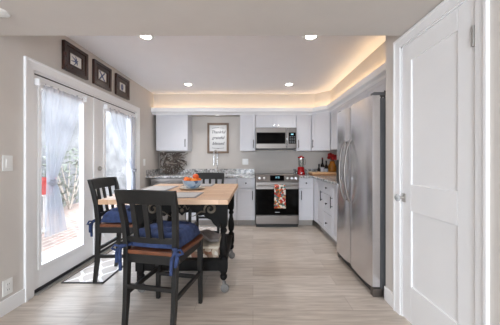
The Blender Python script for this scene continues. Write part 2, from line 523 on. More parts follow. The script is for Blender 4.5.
# soffit above the cabinets
bm = bmesh.new()
prism(bm, [(XL, 4.62), (1.18, 4.62), (1.40, 4.38), (1.40, 2.05), (XR, 2.05), (XR, YB), (XL, YB)], 2.065, ZC)
struct('trim_soffit', bm, M['wall'])
# crown shelf that hides the light strip
CY, CX = 4.50, 1.32
bm = bmesh.new()
outer = [(XL, CY), (1.11, CY), (CX, 4.29), (CX, 2.055)]
inner = [(XL, 4.62), (1.18, 4.62), (1.40, 4.38), (1.40, 2.055)]
def strip(bm, o, i, z0, z1):
    for k in range(3):
        prism(bm, [o[k], o[k + 1], i[k + 1], i[k]], z0, z1)
def offs(t):
    return [(a[0] + (b[0] - a[0]) * t, a[1] + (b[1] - a[1]) * t) for a, b in zip(outer, inner)]
def prof_at(o, i):
    def P(t, z): return (o[0] + (i[0] - o[0]) * t, o[1] + (i[1] - o[1]) * t, z)
    return [P(1, 2.035), P(.62, 2.035), P(.50, 2.060), P(.06, 2.078), P(0, 2.086), P(0, 2.155), P(.13, 2.155), P(.13, 2.112), P(1, 2.112)]
sweep(bm, [prof_at(o, i) for o, i in zip(outer, inner)])
struct('trim_crown', bm, M['white'])
# baseboards
BH = 0.115
struct('baseboard_left', B(((XL, YREAR, 0), (XL + 0.014, 2.002, BH)), ((XL, 4.03, 0), (XL + 0.014, 4.28, BH)), bev=0.004), M['white'])
struct('baseboard_right', B(((XP - 0.014, 1.925, 0), (XP, 2.05, BH)), ((XP - 0.014, YREAR, 0), (XP, 1.15, BH)), bev=0.004), M['white'])
# door casings
def casing(name, x, sgn, y0, y1, z, w):
    bm = bmesh.new()
    pr = [(0, .0005), (0, .010), (w - .020, .015), (w - .014, .021), (w, .021), (w, .0005)]
    sweep(bm, [[(x + sgn * t, y0 - c, 0) for c, t in pr], [(x + sgn * t, y0 - c, z + c) for c, t in pr],
               [(x + sgn * t, y1 + c, z + c) for c, t in pr], [(x + sgn * t, y1 + c, 0) for c, t in pr]])
    return struct(name, bm, M['white'])
casing('trim_1', XL, 1, OY0, OY1, OZ, 0.082)
casing('trim_2', XP, -1, DY0, DY1, DZ, 0.068)

# ------------------------------------------------------------------ french doors
d1 = thing('door_1', 'white pair of full-glass french doors', 'door', (XL, 3.0, 0), kind='structure')
bm = B(((XL - WT, OY0, 0.0), (XL - 0.002, OY0 + 0.02, OZ)), ((XL - WT, OY1 - 0.02, 0.0), (XL - 0.002, OY1, OZ)), ((XL - WT, OY0, OZ - 0.02), (XL - 0.002, OY1, OZ)))
obj('door_jamb', bm, M['white'], d1)
obj('weatherstrip', B(((XL - .055, OY0 + .02, OZ - .031), (XL - .012, OY1 - .02, OZ - .0205)), ((XL - .055, OY1 - .0225, .05), (XL - .012, OY1 - .0205, OZ - .031))), M['bronze'], d1)
obj('threshold', B(((XL - WT, OY0 + 0.02, 0.0), (XL + 0.030, OY1 - 0.02, 0.014)), bev=0.005), M['alu'], d1)
LX0, LX1 = XL - 0.050, XL - 0.006
def leaf(y0, y1, g0, g1):
    bm = bmesh.new()
    z0, z1 = 0.045, OZ - 0.034
    gz0, gz1 = 0.232, 1.83
    box(bm, (LX0, y0, z0), (LX1, g0, z1), 0.002); box(bm, (LX0, g1, z0), (LX1, y1, z1), 0.002)
    box(bm, (LX0, g0, z0), (LX1, g1, gz0)); box(bm, (LX0, g0, gz1), (LX1, g1, z1))
    t = 0.026   # raised glazing bead
    X = LX1 + 0.011
    box(bm, (LX1 - 0.004, g0 - t, gz0 - t), (X, g0 + 0.006, gz1 + t), 0.004); box(bm, (LX1 - 0.004, g1 - 0.006, gz0 - t), (X, g1 + t, gz1 + t), 0.004)
    box(bm, (LX1 - 0.004, g0, gz0 - t), (X, g1, gz0 + 0.006), 0.004); box(bm, (LX1 - 0.004, g0, gz1 - 0.006), (X, g1, gz1 + t), 0.004)
    lf = obj('door_leaf', bm, M['white'], d1)
    obj('glass_pane', B(((LX0 + 0.018, g0, gz0), (LX0 + 0.026, g1, gz1))), M['glass'], lf)
    obj('door_sweep', B(((LX0, y0, 0.016), (LX1 + 0.006, y1, 0.045))), M['bronze'], lf)
    return lf
l1 = leaf(2.107, 2.927, 2.165, 2.715)
l2 = leaf(2.931, 3.917, 3.11, 3.76)
obj('astragal', B(((LX1 - 0.005, 2.885, 0.047), (LX1 + 0.012, 2.945, OZ - 0.035)), bev=0.005), M['white'], l1)
bm = bmesh.new(); lathe(bm, (LX1, 3.0, 1.075), [(0.03, 0), (0.03, 0.012), (0.016, 0.016), (0.014, 0.03), (0, 0.03)], axis='X')
obj('deadbolt', bm, M['nickel'], l2, True)
bm = bmesh.new(); lathe(bm, (LX1, 3.0, 0.93), [(0.03, 0), (0.03, 0.01), (0.012, 0.014), (0.012, 0.03), (0.027, 0.036), (0.03, 0.05), (0.02, 0.062), (0, 0.064)], axis='X')
obj('door_knob', bm, M['nickel'], l2, True)

# ------------------------------------------------------------------ pantry door
d2 = thing('door_2', 'white two-panel pantry door', 'door', (XP, 1.53, 0), kind='structure')
bm = B(((XP + 0.001, DY0, 0), (XP + 0.118, DY0 + 0.012, DZ)), ((XP + 0.001, DY1 - 0.012, 0), (XP + 0.118, DY1, DZ)), ((XP + 0.001, DY0, DZ - 0.012), (XP + 0.118, DY1, DZ)))
obj('door_jamb', bm, M['white'], d2)
y0, y1 = DY0 + 0.015, DY1 - 0.015
p0, p1 = 1.335, 1.727
X0, X1 = XP + 0.003, XP + 0.038
bm = bmesh.new()
box(bm, (X0, y0, 0.012), (X1, p0, DZ - 0.016)); box(bm, (X0, p1, 0.012), (X1, y1, DZ - 0.016))
for a, b in ((0.012, 0.275), (0.815, 1.005), (1.895, DZ - 0.016)):
    box(bm, (X0, p0, a), (X1, p1, b))
box(bm, (X0 + 0.011, p0, 0.1), (X1, p1, 1.95))
lf = obj('door_leaf', bm, M['white'], d2, bevel=0.003)
for z in (1.81, 0.22):
    bm = B(((XP - 0.006, y0 - 0.018, z - 0.05), (XP + 0.004, y0 + 0.012, z + 0.05)), bev=0.002)
    tube(bm, [(XP - 0.008, y0 - 0.002, z - 0.052), (XP - 0.008, y0 - 0.002, z + 0.052)], 0.006)
    obj('hinge', bm, M['nickel'], lf)
bm = B(((X0 - 0.007, 1.780, 0.868), (X0, 1.824, 0.932)), bev=0.003)
lathe(bm, (X0 - 0.036, 1.802, 0.900), [(0.011, 0), (0.009, 0.012), (0.013, 0.030)], axis='X')
kn = obj('knob_rosette', bm, M['nickel'], lf, True)
bm = bmesh.new(); lathe(bm, (X0 - 0.066, 1.802, 0.900), [(0, 0), (0.018, 0.002), (0.026, 0.010), (0.026, 0.022), (0.012, 0.032), (0, 0.033)], seg=10, axis='X')
obj('glass_knob', bm, M['knob_glass'], kn, False, label='faceted clear glass knob')

# ------------------------------------------------------------------ patio outside the doors
struct('patio_paving', B(((-7.5, -3.0, -0.12), (XL - WT, 11.0, -0.04))), M['pavers'])
struct('patio_step', B(((-2.75, -1.0, -.12), (XL - WT - .002, 7.0, -.02)), bev=.004), mat('pale_concrete', srgb(150, 146, 142), .85, var=.08, scale=6))
struct('garden_wall', B(((-5.2, -3.0, -0.04), (-5.0, 11.0, 2.9))), M['stucco'])

px_, py_ = -3.55, 4.12
t = thing('garden_planter', 'red planter on a stand on the patio, seen through the door glass', 'planter', (px_, py_, -.04))
bm = bmesh.new(); lathe(bm, (px_, py_, 0), [(0, .60), (.10, .60), (.15, .84), (.165, .84), (.165, .88), (.14, .88), (.13, .80), (0, .80)], 20); obj('pot', bm, M['terracotta'], t, True)
bm = bmesh.new(); lathe(bm, (px_, py_, 0), [(0, -.039), (.16, -.039), (.16, 0), (.03, .02), (.03, .56), (.12, .58), (.12, .598), (0, .598)], 20); obj('stand', bm, M['nickel'], t, True)
random.seed(11)
bm = bmesh.new()
for k in range(60):
    an = random.uniform(0, 6.283); r = random.uniform(.02, .22); h = random.uniform(.9, 1.25)
    c_ = Vector((px_ + r * math.cos(an), py_ + r * math.sin(an), h)); d = Vector((math.cos(an), math.sin(an), random.uniform(-.3, .8))).normalized() * .07; w_ = d.cross(Vector((0, 0, 1))) * .3
    bm.faces.new([bm.verts.new(c_ - d), bm.verts.new(c_ + w_), bm.verts.new(c_ + d), bm.verts.new(c_ - w_)])
obj('foliage', bm, M['patio_leaf'], t)

sh_ = thing('garden_shrub', 'grey-green shrub against the garden wall outside the french doors', 'shrub', (-4.55, 6.0, -.04))
bm = bmesh.new()
for k in range(7):
    an = k * .9; tube(bm, [(-4.55, 6.0, -.04), (-4.55 + .12 * math.cos(an), 6.0 + .25 * math.sin(an), .5), (-4.55 + .2 * math.cos(an), 6.0 + .6 * math.sin(an), 1.2)], [.02, .014, .005], 6)
obj('stem', bm, M['patio_bark'], sh_, True)
bm = bmesh.new()
for k in range(260):
    an = random.uniform(0, 6.283); r = random.uniform(.1, 1.0) ** .6; h = random.uniform(.1, 1.5); r *= (.75 - .3 * abs(h - .7))
    c_ = Vector((-4.55 + r * .5 * math.cos(an), 6.0 + r * 1.4 * math.sin(an), h)); d = Vector((random.uniform(-1, 1), random.uniform(-1, 1), random.uniform(-.5, 1))).normalized() * .08; w_ = d.orthogonal().normalized() * .03
    bm.faces.new([bm.verts.new(c_ - d), bm.verts.new(c_ + w_), bm.verts.new(c_ + d), bm.verts.new(c_ - w_)])
obj('foliage', bm, M['patio_leaf'], sh_)

# ------------------------------------------------------------------ cabinets
def shaker(bm, x0, x1, z0, z1, y, fr=0.055, th=0.02):
    """shaker front: outer face at y (facing -y), back at y+th"""
    fr = min(fr, (x1 - x0) * 0.28, (z1 - z0) * 0.32)
    box(bm, (x0, y, z0), (x0 + fr, y + th, z1), 0.0015, 1); box(bm, (x1 - fr, y, z0), (x1, y + th, z1), 0.0015, 1)
    box(bm, (x0 + fr, y, z0), (x1 - fr, y + th, z0 + fr), 0.0015, 1); box(bm, (x0 + fr, y, z1 - fr), (x1 - fr, y + th, z1), 0.0015, 1)
    box(bm, (x0 + fr - 0.002, y + 0.008, z0 + fr - 0.002), (x1 - fr + 0.002, y + th, z1 - fr + 0.002))

def pull(bm, x, y, z, L, vert=True):
    r = 0.0065
    if vert:
        tube(bm, [(x, y - 0.028, z - L / 2), (x, y - 0.030, z), (x, y - 0.028, z + L / 2)], r)
        for s in (-1, 1): tube(bm, [(x, y, z + s * L * 0.36), (x, y - 0.028, z + s * L * 0.36)], 0.005)
    else:
        tube(bm, [(x - L / 2, y - 0.028, z), (x + L / 2, y - 0.028, z)], r)
        for s in (-1, 1): tube(bm, [(x + s * L * 0.36, y, z), (x + s * L * 0.36, y - 0.028, z)], 0.005)

def knob(bm, x, y, z, r=0.014):
    lathe(bm, (x, y, z), [(0.006, 0), (0.006, -0.012), (r, -0.016), (r, -0.024), (r * 0.6, -0.028), (0, -0.028)], 14, 'Y')

def cabinet(label, w, z0, z1, depth, fronts, toe=False, group=None, name='base_cabinet', prismpts=None):
    """local frame: front face of the doors in plane y=0 facing -y, x from 0 to w; stays at the origin until placed"""
    t = thing(name, label, 'cabinet', (0, 0, 0), group)
    bm = bmesh.new()
    g = 0.0015
    if prismpts:
        prism(bm, prismpts, z0, z1)
    else:
        box(bm, (g, 0.021, z0 + (0.105 if toe else 0)), (w - g, depth - 0.003, z1))
        if toe: box(bm, (g, 0.085, z0), (w - g, depth - 0.003, z0 + 0.105))
    obj('carcass', bm, M['cab'], t)
    if toe:
        obj('toe_kick', B(((g, 0.078, z0), (w - g, 0.0845, z0 + 0.104))), M['toe'], t)
    for f in fronts:
        bm = bmesh.new()
        shaker(bm, f['x'][0] + 0.003, f['x'][1] - 0.003, f['z'][0], f['z'][1], 0.0)
        d = obj(f['k'], bm, M['cab'], t)
        bm = bmesh.new()
        if f.get('pull'):
            px, pz, L = f['pull']; pull(bm, px, 0.0, pz, L)
            obj('handle', bm, M['dark_metal'], d, True)
        elif f.get('knob'):
            knob(bm, f['knob'][0], 0.0, f['knob'][1], f['knob'][2] if len(f['knob']) > 2 else 0.014)
            obj('knob', bm, M[f.get('km', 'dark_metal')], d, True)
        else:
            bm.free()
    return t

def place(t, x, y, deg=0.0):
    t.location = (x, y, 0); t.rotation_euler = (0, 0, math.radians(deg))

FU, FL = 4.58, 4.30            # front planes of upper and base doors on the back wall
UZ0, UZ1 = 1.355, 2.063
DU, DL = YB - FU, YB - FL
HB = UZ0 + 0.10                # height of the upper pulls
def U(k='door', **kw): return dict(k=k, **kw)
c = cabinet('white wall cabinet hung above the twig artwork', 0.60, UZ0, UZ1, DU, [U(x=(0, .60), z=(UZ0, 2.045), pull=(.555, 1.50, .15))], name='wall_cabinet')
place(c, -1.835, FU)
c = cabinet('narrow white wall cabinet between the framed sign and the microwave', 0.295, UZ0, UZ1, DU, [U(x=(0, .295), z=(UZ0, 2.045), pull=(.255, HB + .03, .15))], name='wall_cabinet')
place(c, -0.247, FU)
c = cabinet('short two-door white cabinet directly above the microwave', 0.765, 1.790, UZ1, DU,
            [U(x=(0, .3825), z=(1.795, 2.045), knob=(.345, 1.828, .021), km='chrome'), U(x=(.3825, .765), z=(1.795, 2.045), knob=(.420, 1.828, .021), km='chrome')], name='wall_cabinet')
place(c, 0.051, FU)
c = cabinet('narrow white wall cabinet above the red blender', 0.285, UZ0, UZ1, DU, [U(x=(0, .285), z=(UZ0, 2.045), pull=(.04, HB + .03, .15))], name='wall_cabinet')
place(c, 0.819, FU)
# diagonal corner cabinet: face from (1.107,4.58) to (1.372,4.30)
L = math.hypot(0.268, 0.268)
r2 = math.sqrt(0.5)
def todiag(x, y):            # world -> local of a frame at (1.107,4.58) turned -45 deg
    dx, dy = x - 1.107, y - 4.58
    return (dx * r2 - dy * r2, dx * r2 + dy * r2)
pp = [(0.003, 0.021), (L - 0.003, 0.021)] + [todiag(*p) for p in ((1.717, 4.315), (1.717, 4.915), (1.112, 4.915))]
c = cabinet('diagonal corner wall cabinet above the bottles and cutting board', L, UZ0, UZ1, 0.6, [U(x=(0, L), z=(UZ0, 2.045), pull=(.04, HB + .03, .15))], name='wall_cabinet', prismpts=pp)
place(c, 1.107, 4.58, -45)
# right run of uppers, front plane X=1.375
FX = 1.375
DR = XR - FX
c = cabinet('white wall cabinet beside the diagonal corner, partly behind the refrigerator', 0.72, UZ0, UZ1, DR, [U(x=(0, .72), z=(UZ0, 2.045), pull=(.68, HB + .03, .15))], name='wall_cabinet')
place(c, FX, 4.285, -90)
c = cabinet('short white cabinet above the refrigerator freezer door', 0.62, 1.79, UZ1, DR, [U(x=(0, .62), z=(1.795, 2.045), pull=(.05, 1.85, .08))], name='wall_cabinet')
place(c, FX, 3.56, -90)
c = cabinet('short white cabinet above the refrigerator beside the pantry wall', 0.86, 1.79, UZ1, DR, [U(x=(0, .43), z=(1.795, 2.045), pull=(.40, 1.85, .08)), U(x=(.43, .86), z=(1.795, 2.045), pull=(.46, 1.85, .08))], name='wall_cabinet')
place(c, FX, 2.935, -90)

# base cabinets
CT0, CT1 = 0.862, 0.900
def base_fronts(w, side):
    hx = 0.045 if side < 0 else w - 0.045
    return [U('drawer', x=(0, w), z=(.685, .850), knob=(w / 2, .77)), U(x=(0, w), z=(.115, .672), pull=(hx, .555, .16))]
c = cabinet('white base cabinet between the range and the table, under the granite', 0.320, 0, CT0, DL, base_fronts(.320, 1), True)
place(c, -0.285, FL)
c = cabinet('wide white sink cabinet under the faucet', 0.905, 0, CT0, DL,
            [U('drawer_front', x=(0, .905), z=(.685, .850)), U(x=(0, .4525), z=(.115, .672), pull=(.41, .555, .16)), U(x=(.4525, .905), z=(.115, .672), pull=(.495, .555, .16))], True)
place(c, -1.192, FL)
c = cabinet('narrow white base cabinet between the range and the corner', 0.265, 0, CT0, DL, base_fronts(.265, -1), True)
place(c, 0.812, FL)
XF = 1.085
c = cabinet('white base cabinet with one tall door next to the inside corner', 0.42, 0, CT0, XR - XF, [U(x=(0, .42), z=(.115, .850), pull=(.37, .62, .16))], True)
place(c, XF, 4.165, -90)
c = cabinet('white base cabinet with three stacked drawers on the side counter', 0.39, 0, CT0, XR - XF,
            [U('drawer', x=(0, .39), z=(.685, .850), knob=(.195, .77)), U('drawer', x=(0, .39), z=(.405, .672), knob=(.195, .54)), U('drawer', x=(0, .39), z=(.115, .392), knob=(.195, .255))], True)
place(c, XF, 3.743, -90)
c = cabinet('white base cabinet door right beside the refrigerator', 0.365, 0, CT0, XR - XF, [U(x=(0, .365), z=(.115, .850), pull=(.05, .60, .16))], True)
place(c, XF, 3.351, -90)
# corner filler
struct('trim_corner_filler', B(((1.078, 4.168, 0.115), (1.106, 4.298, CT0))), M['cab'])
obj_ = None

# ------------------------------------------------------------------ granite worktop
ct = thing('granite_worktop', 'speckled grey granite worktop along the back wall by the sink', 'worktop', (-0.9, 4.6, CT0))
obj('worktop_slab', B(((XL + 0.002, 4.262, CT0 + .001), (0.036, YB - 0.003, CT1)), bev=0.006), M['granite'], ct)
obj('backsplash', B(((XL + 0.002, YB - 0.025, CT1 + .001), (0.036, YB - 0.003, 1.0)), ((XL + 0.002, 4.30, CT1 + .001), (XL + 0.024, YB - 0.027, 1.0)), bev=0.003), M['granite'], ct)
ct = thing('granite_worktop', 'L-shaped granite worktop between the range and the refrigerator', 'worktop', (1.2, 4.4, CT0))
bm = bmesh.new()
prism(bm, [(0.812, 4.262), (1.050, 4.262), (1.050, 2.985), (XR - 0.003, 2.985), (XR - 0.003, YB - 0.003), (0.812, YB - 0.003)], CT0 + .001, CT1)
obj('worktop_slab', bm, M['granite'], ct, bevel=0.005)
obj('backsplash', B(((0.812, YB - 0.025, CT1 + .001), (XR - 0.027, YB - 0.003, 1.0)), ((XR - 0.025, 2.985, CT1 + .001), (XR - 0.003, YB - 0.003, 1.0)), bev=0.003), M['granite'], ct)

# ------------------------------------------------------------------ dishwasher
dw = thing('dishwasher', 'stainless steel dishwasher under the twig artwork end of the counter', 'dishwasher', (-1.51, 4.3, 0))
obj('cabinet_body', B(((-1.815, 4.325, 0.02), (-1.197, 4.90, CT0))), M['steel_dark'], dw)
dd = obj('door', B(((-1.812, 4.285, 0.115), (-1.200, 4.324, 0.852)), bev=0.006), M['steel'], dw)
bm = bmesh.new(); tube(bm, [(-1.76, 4.245, .785), (-1.25, 4.245, .785)], 0.011)
for x in (-1.73, -1.28): tube(bm, [(x, 4.287, .785), (x, 4.245, .785)], 0.008)
obj('handle', bm, M['steel'], dd, True)
obj('toe_kick', B(((-1.812, 4.345, 0.0), (-1.200, 4.40, 0.11))), M['black_plastic'], dw)

# ------------------------------------------------------------------ range
rx0, rx1 = 0.042, 0.806
FY = 4.245
rg = thing('range', 'stainless steel electric range with a black glass oven door', 'stove', (0.424, 4.5, 0))
obj('oven_body', B(((rx0 + .002, FY + 0.03, 0.03), (rx1 - .002, YB - 0.01, 0.895))), M['steel_dark'], rg)
obj('cooktop', B(((rx0 - 0.0, FY + 0.045, 0.896), (rx1 + 0.0, YB - 0.01, 0.912)), bev=0.004), M['black_glass'], rg)
bm = bmesh.new()
extrude_poly(bm, [(rx0, FY - 0.02, 0.80), (rx0, FY + 0.046, 0.80), (rx0, FY + 0.046, 0.925), (rx0, FY + 0.02, 0.925)], (rx1 - rx0, 0, 0))
cp = obj('control_panel', bm, M['steel'], rg, bevel=0.004)
def on_panel(z): return FY - 0.02 + (z - 0.80) / 0.125 * 0.04
bm = bmesh.new()
extrude_poly(bm, [(0.30, on_panel(.815) - .002, .815), (0.30, on_panel(.91) - .002, .91), (0.30, on_panel(.91) + .004, .91), (0.30, on_panel(.815) + .004, .815)], (0.245, 0, 0))
dp = obj('display', bm, M['black_glass'], cp)
bm = bmesh.new()
for k in range(4):
    x = 0.395 + k * 0.017 + (0.006 if k > 1 else 0)
    for z in (0.862, 0.874, 0.886): box(bm, (x, on_panel(z) - .0045, z - .0012), (x + .011, on_panel(z) - .002, z + .0012))
    for xx in (x, x + .0095):
        box(bm, (xx, on_panel(.874) - .0045, .862), (xx + .0015, on_panel(.874) - .001, .886))
obj('clock_digits', bm, M['display'], dp)
for x, r in ((.115, .020), (.195, .020), (.60, .022), (.675, .022), (.745, .022)):
    bm = bmesh.new(); z = .862; lathe(bm, (x, on_panel(z), z), [(r + .003, 0), (r + .003, -.006), (r, -.008), (r * .85, -.034), (0, -.034)], 20, 'Y')
    obj('knob', bm, M['chrome'], cp, True)
od = obj('oven_door', B(((rx0 + .004, FY - 0.012, .218), (rx1 - .004, FY + 0.029, .790)), bev=0.005), M['steel'], rg)
obj('oven_window', B(((rx0 + .006, FY - 0.018, .222), (rx1 - .006, FY - 0.011, .672)), bev=0.002), M['black_glass'], od)
bm = bmesh.new(); tube(bm, [(rx0 + .03, FY - .062, .735), (rx1 - .03, FY - .062, .735)], .012, 12)
for x in (rx0 + .06, rx1 - .06): tube(bm, [(x, FY - .01, .735), (x, FY - .062, .735)], .009)
obj('handle', bm, M['steel'], od, True)
obj('emblem', B(((.385, FY - .0205, .262), (.465, FY - .018, .272))), M['label'], od)
dr = obj('drawer', B(((rx0 + .004, FY - 0.014, .062), (rx1 - .004, FY + 0.029, .208)), bev=0.006), M['steel'], rg)
obj('drawer_lip', B(((rx0 + .01, FY - 0.026, .186), (rx1 - .01, FY - 0.013, .206)), bev=0.005), M['steel'], dr)
obj('toe_kick', B(((rx0 + .01, FY + 0.02, 0.0), (rx1 - .01, FY + .06, .06))), M['black_plastic'], rg)
# dish towel folded over the oven handle
bm = bmesh.new()
tx0, tx1 = .365, .565
NX, prof = 14, []
for k in range(13): prof.append((FY - .0785 - .004 * (k / 12), .345 + (.735 - .345) * k / 12))
for a in range(1, 8):
    th = math.pi * a / 8; prof.append((FY - .062 - .0165 * math.cos(th), .735 + .0165 * math.sin(th)))
for k in range(9): prof.append((FY - .0455, .735 - .21 * k / 8))
grid = []
for j, (y, z) in enumerate(prof):
    row = []
    for i in range(NX + 1):
        u = i / NX
        ww = 1.0 - 0.06 * min(1, j / 14)
        row.append(bm.verts.new((.465 + (u - .5) * (tx1 - tx0) * ww, y + .0025 * math.sin(u * 9) * (1 if j < 13 else 0.2), z + .004 * math.sin(u * 3 + .5) * (1 if j == 0 else 0))))
    grid.append(row)
for a, b in zip(grid, grid[1:]):
    for i in range(NX): bm.faces.new((a[i], a[i + 1], b[i + 1], b[i]))
tw = obj('dish_towel', bm, M['towel'], None, True)
sm = tw.modifiers.new('thick', 'SOLIDIFY'); sm.thickness = 0.004; sm.offset = 1
tag(tw, 'colourful printed dish towel hanging on the oven door handle', 'towel')

# ------------------------------------------------------------------ microwave
mx0, mx1, mz0, mz1, MY = 0.054, 0.814, 1.385, 1.786, 4.515
mw = thing('microwave', 'stainless over-the-range microwave with a dark window', 'microwave', (0.434, 4.7, mz0))
obj('case', B(((mx0, MY + .03, mz0 + .012), (mx1, YB - .004, mz1))), M['steel_dark'], mw)
md = obj('door', B(((mx0, MY, mz0 + .012), (mx0 + .60, MY + .029, mz1 - .001)), bev=.004), M['steel'], mw)
obj('door_window', B(((mx0 + .012, MY - .003, mz0 + .098), (mx0 + .55, MY + .002, mz1 - .092)), bev=.002), M['black_glass'], md)
bm = bmesh.new(); tube(bm, [(mx0 + .575, MY - .002, mz1 - .02), (mx0 + .575, MY - .04, mz1 - .05), (mx0 + .575, MY - .045, (mz0 + mz1) / 2), (mx0 + .575, MY - .04, mz0 + .065), (mx0 + .575, MY - .002, mz0 + .035)], .011, 10)
obj('handle', bm, M['chrome'], md, True)
pn = obj('control_panel', B(((mx0 + .602, MY, mz0 + .012), (mx1, MY + .029, mz1 - .001)), bev=.004), M['steel'], mw)
kp = obj('keypad', B(((mx0 + .612, MY - .003, mz0 + .098), (mx1 - .014, MY + .002, mz1 - .092)), bev=.002), M['black_glass'], pn)
bm = bmesh.new()
for i in range(3):
    for j in range(5):
        x = mx0 + .628 + i * .038; z = mz0 + .112 + j * .028
        box(bm, (x, MY - .0045, z), (x + .024, MY - .002, z + .009))
obj('keypad_button', bm, mat('keypad_print', srgb(120, 124, 130), .5), kp)
obj('display', B(((mx0 + .655, MY - .0045, mz0 + .265), (mx0 + .70, MY - .002, mz0 + .285))), M['display'], kp)
obj('vent_grille', B(((mx0 + .01, MY + .01, mz0), (mx1 - .01, YB - .05, mz0 + .012))), M['black_plastic'], mw)

# ------------------------------------------------------------------ refrigerator
FZ1, fy0, fy1, fs = 1.738, 2.085, 2.972, 2.56
fr = thing('refrigerator', 'tall stainless steel side-by-side refrigerator with bowed handles', 'refrigerator', (1.3, 2.5, 0))
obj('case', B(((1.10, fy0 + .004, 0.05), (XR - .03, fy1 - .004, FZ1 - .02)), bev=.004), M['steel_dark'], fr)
def fdoor(y0, y1):
    bm = bmesh.new()
    n = 10
    pts = [(1.094, y0), (1.094, y1)]
    for k in range(n + 1):
        t = k / n
        e = 1 - (2 * t - 1) ** 4
        pts.append((1.030 - .022 * e, y1 + (y0 - y1) * t))
    prism(bm, pts, 0.085, FZ1)
    return bm
dn = obj('refrigerator_door', fdoor(fy0, fs - .003), M['steel_v'], fr, True)
df = obj('freezer_door', fdoor(fs + .003, fy1), M['steel_v'], fr, True)
for d, y in ((dn, fs - .075), (df, fs + .075)):
    bm = bmesh.new()
    pts = []
    for k in range(13):
        t = k / 12; pts.append((1.012 - .012 - .060 * math.sin(math.pi * t) ** .6, y, .74 + .64 * t))
    tube(bm, pts, .013, 10)
    obj('handle', bm, M['steel'], d, True)
obj('dispenser', B(((1.004, 2.79, .90), (1.02, 2.915, 1.18)), bev=.004), M['black_plastic'], df)
obj('kick_grille', B(((1.05, fy0 + .02, .012), (1.10, fy1 - .01, .08))), M['black_plastic'], fr)
bm = B(((1.045, fy0 + .004, FZ1 + .001), (1.16, fy0 + .07, FZ1 + .03)), bev=.006)
obj('hinge_cover', bm, M['steel_dark'], fr)
obj('hinge_cover', B(((1.045, fy1 - .07, FZ1 + .001), (1.16, fy1 - .004, FZ1 + .03)), bev=.006), M['steel_dark'], fr)
obj('foot', B(((1.035, fy0 + .0, 0.0), (1.12, fy0 + .05, .07)), bev=.006), M['steel'], fr)
obj('foot', B(((1.035, fy1 - .05, 0.0), (1.12, fy1 - .004, .07)), bev=.006), M['steel'], fr)

# ------------------------------------------------------------------ recessed lights, LED strip, detector
def downlight(x, y, z, label, power, grp, lens='lamp'):
    t = thing('recessed_light', label, 'ceiling light', (x, y, z), grp)
    bm = bmesh.new(); lathe(bm, (x, y, z), [(.052, -.004), (.085, -.006), (.088, -.001), (.088, 0), (.052, 0)], 28)
    obj('trim_ring', bm, M['fixture'], t, True)
    bm = bmesh.new(); lathe(bm, (x, y, z), [(0, -.012), (.030, -.011), (.051, -.0062), (.051, -.0005), (0, -.0005)], 24)
    obj('lens', bm, M[lens], t)
    ld = bpy.data.lights.new('downlight', 'SPOT'); ld.energy = power; ld.spot_size = math.radians(115); ld.spot_blend = 1.0; ld.shadow_soft_size = .06; ld.color = (1.0, .985, .98)
    lo = bpy.data.objects.new('downlight_beam', ld); COL.objects.link(lo); lo.parent = t; lo.location = (0, 0, -.03)
    return t
GL = 'recessed ceiling lights'
downlight(-1.09, 2.46, ZC, 'round recessed ceiling light above the dining table', CAN_POWER * 4, GL)
downlight(.59, 2.46, ZC, 'round recessed ceiling light in front of the refrigerator', CAN_POWER * 4, GL)
downlight(-1.08, 4.03, ZC, 'round recessed ceiling light near the twig artwork corner', CAN_POWER * 4, GL)
downlight(.60, 4.03, ZC, 'round recessed ceiling light in front of the microwave', CAN_POWER * 4, GL)
downlight(-.70, 4.72, 2.065, 'small recessed light in the soffit above the framed sign', CAN_POWER * 0.75, None, 'lamp_dim')
bm = bmesh.new()
mid = [(XL + .02, 4.522), (1.118, 4.522), (1.338, 4.302), (1.338, 2.08)]
mid2 = [(XL + .02, 4.527), (1.121, 4.527), (1.356, 4.309), (1.356, 2.08)]
strip(bm, mid, mid2, 2.118, 2.126)
tag(obj('led_strip', bm, M['led']), 'glowing warm light strip lying in the cove above the cabinets', 'light strip')
sd = thing('smoke_detector', 'round white smoke detector on the dropped ceiling', 'smoke detector', (-1.60, 1.51, ZD))
bm = bmesh.new(); lathe(bm, (-1.60, 1.51, ZD), [(0, -.014), (.050, -.013), (.060, -.008), (.062, 0), (0, 0)], 28)
obj('housing', bm, M['fixture'], sd, True)
bm = bmesh.new(); lathe(bm, (-1.60, 1.51, ZD), [(.036, -.0155), (.041, -.0155), (.041, -.012), (.036, -.012)], 24)
obj('vent_ring', bm, M['fixture'], sd, True)

# ------------------------------------------------------------------ switches and sockets
def plate_x(y, z, label, kind):
    t = thing('light_switch' if kind == 'switch' else 'power_outlet', label, kind, (XL, y, z))
    obj('cover_plate', B(((XL + .001, y - .038, z - .060), (XL + .007, y + .038, z + .060)), bev=.003), M['plate'], t)
    if kind == 'switch':
        obj('rocker', B(((XL + .007, y - .017, z - .033), (XL + .011, y + .017, z + .033)), bev=.002), M['plate'], t)
    else:
        for s in (-1, 1):
            o = obj('socket', B(((XL + .007, y - .016, z + s * .021 - .014), (XL + .0095, y + .016, z + s * .021 + .014)), bev=.002), M['plate'], t)
            obj('slot', B(((XL + .0094, y - .008, z + s * .021 - .004), (XL + .0102, y - .005, z + s * .021 + .006)), ((XL + .0094, y + .005, z + s * .021 - .004), (XL + .0102, y + .008, z + s * .021 + .006))), M['slot'], o)
plate_x(1.87, 1.155, 'white rocker switch on the beige wall before the french doors', 'switch')
plate_x(1.87, .20, 'white wall outlet low down just above the baseboard', 'outlet')
plate_x(4.22, 1.14, 'white wall switch between the french doors and the counter', 'switch')
t = thing('light_switch', 'white double switch plate on the back wall over the granite splash', 'switch', (-.15, YB, 1.145))
obj('cover_plate', B(((-.215, YB - .007, 1.085), (-.095, YB - .001, 1.205)), bev=.003), M['plate'], t)
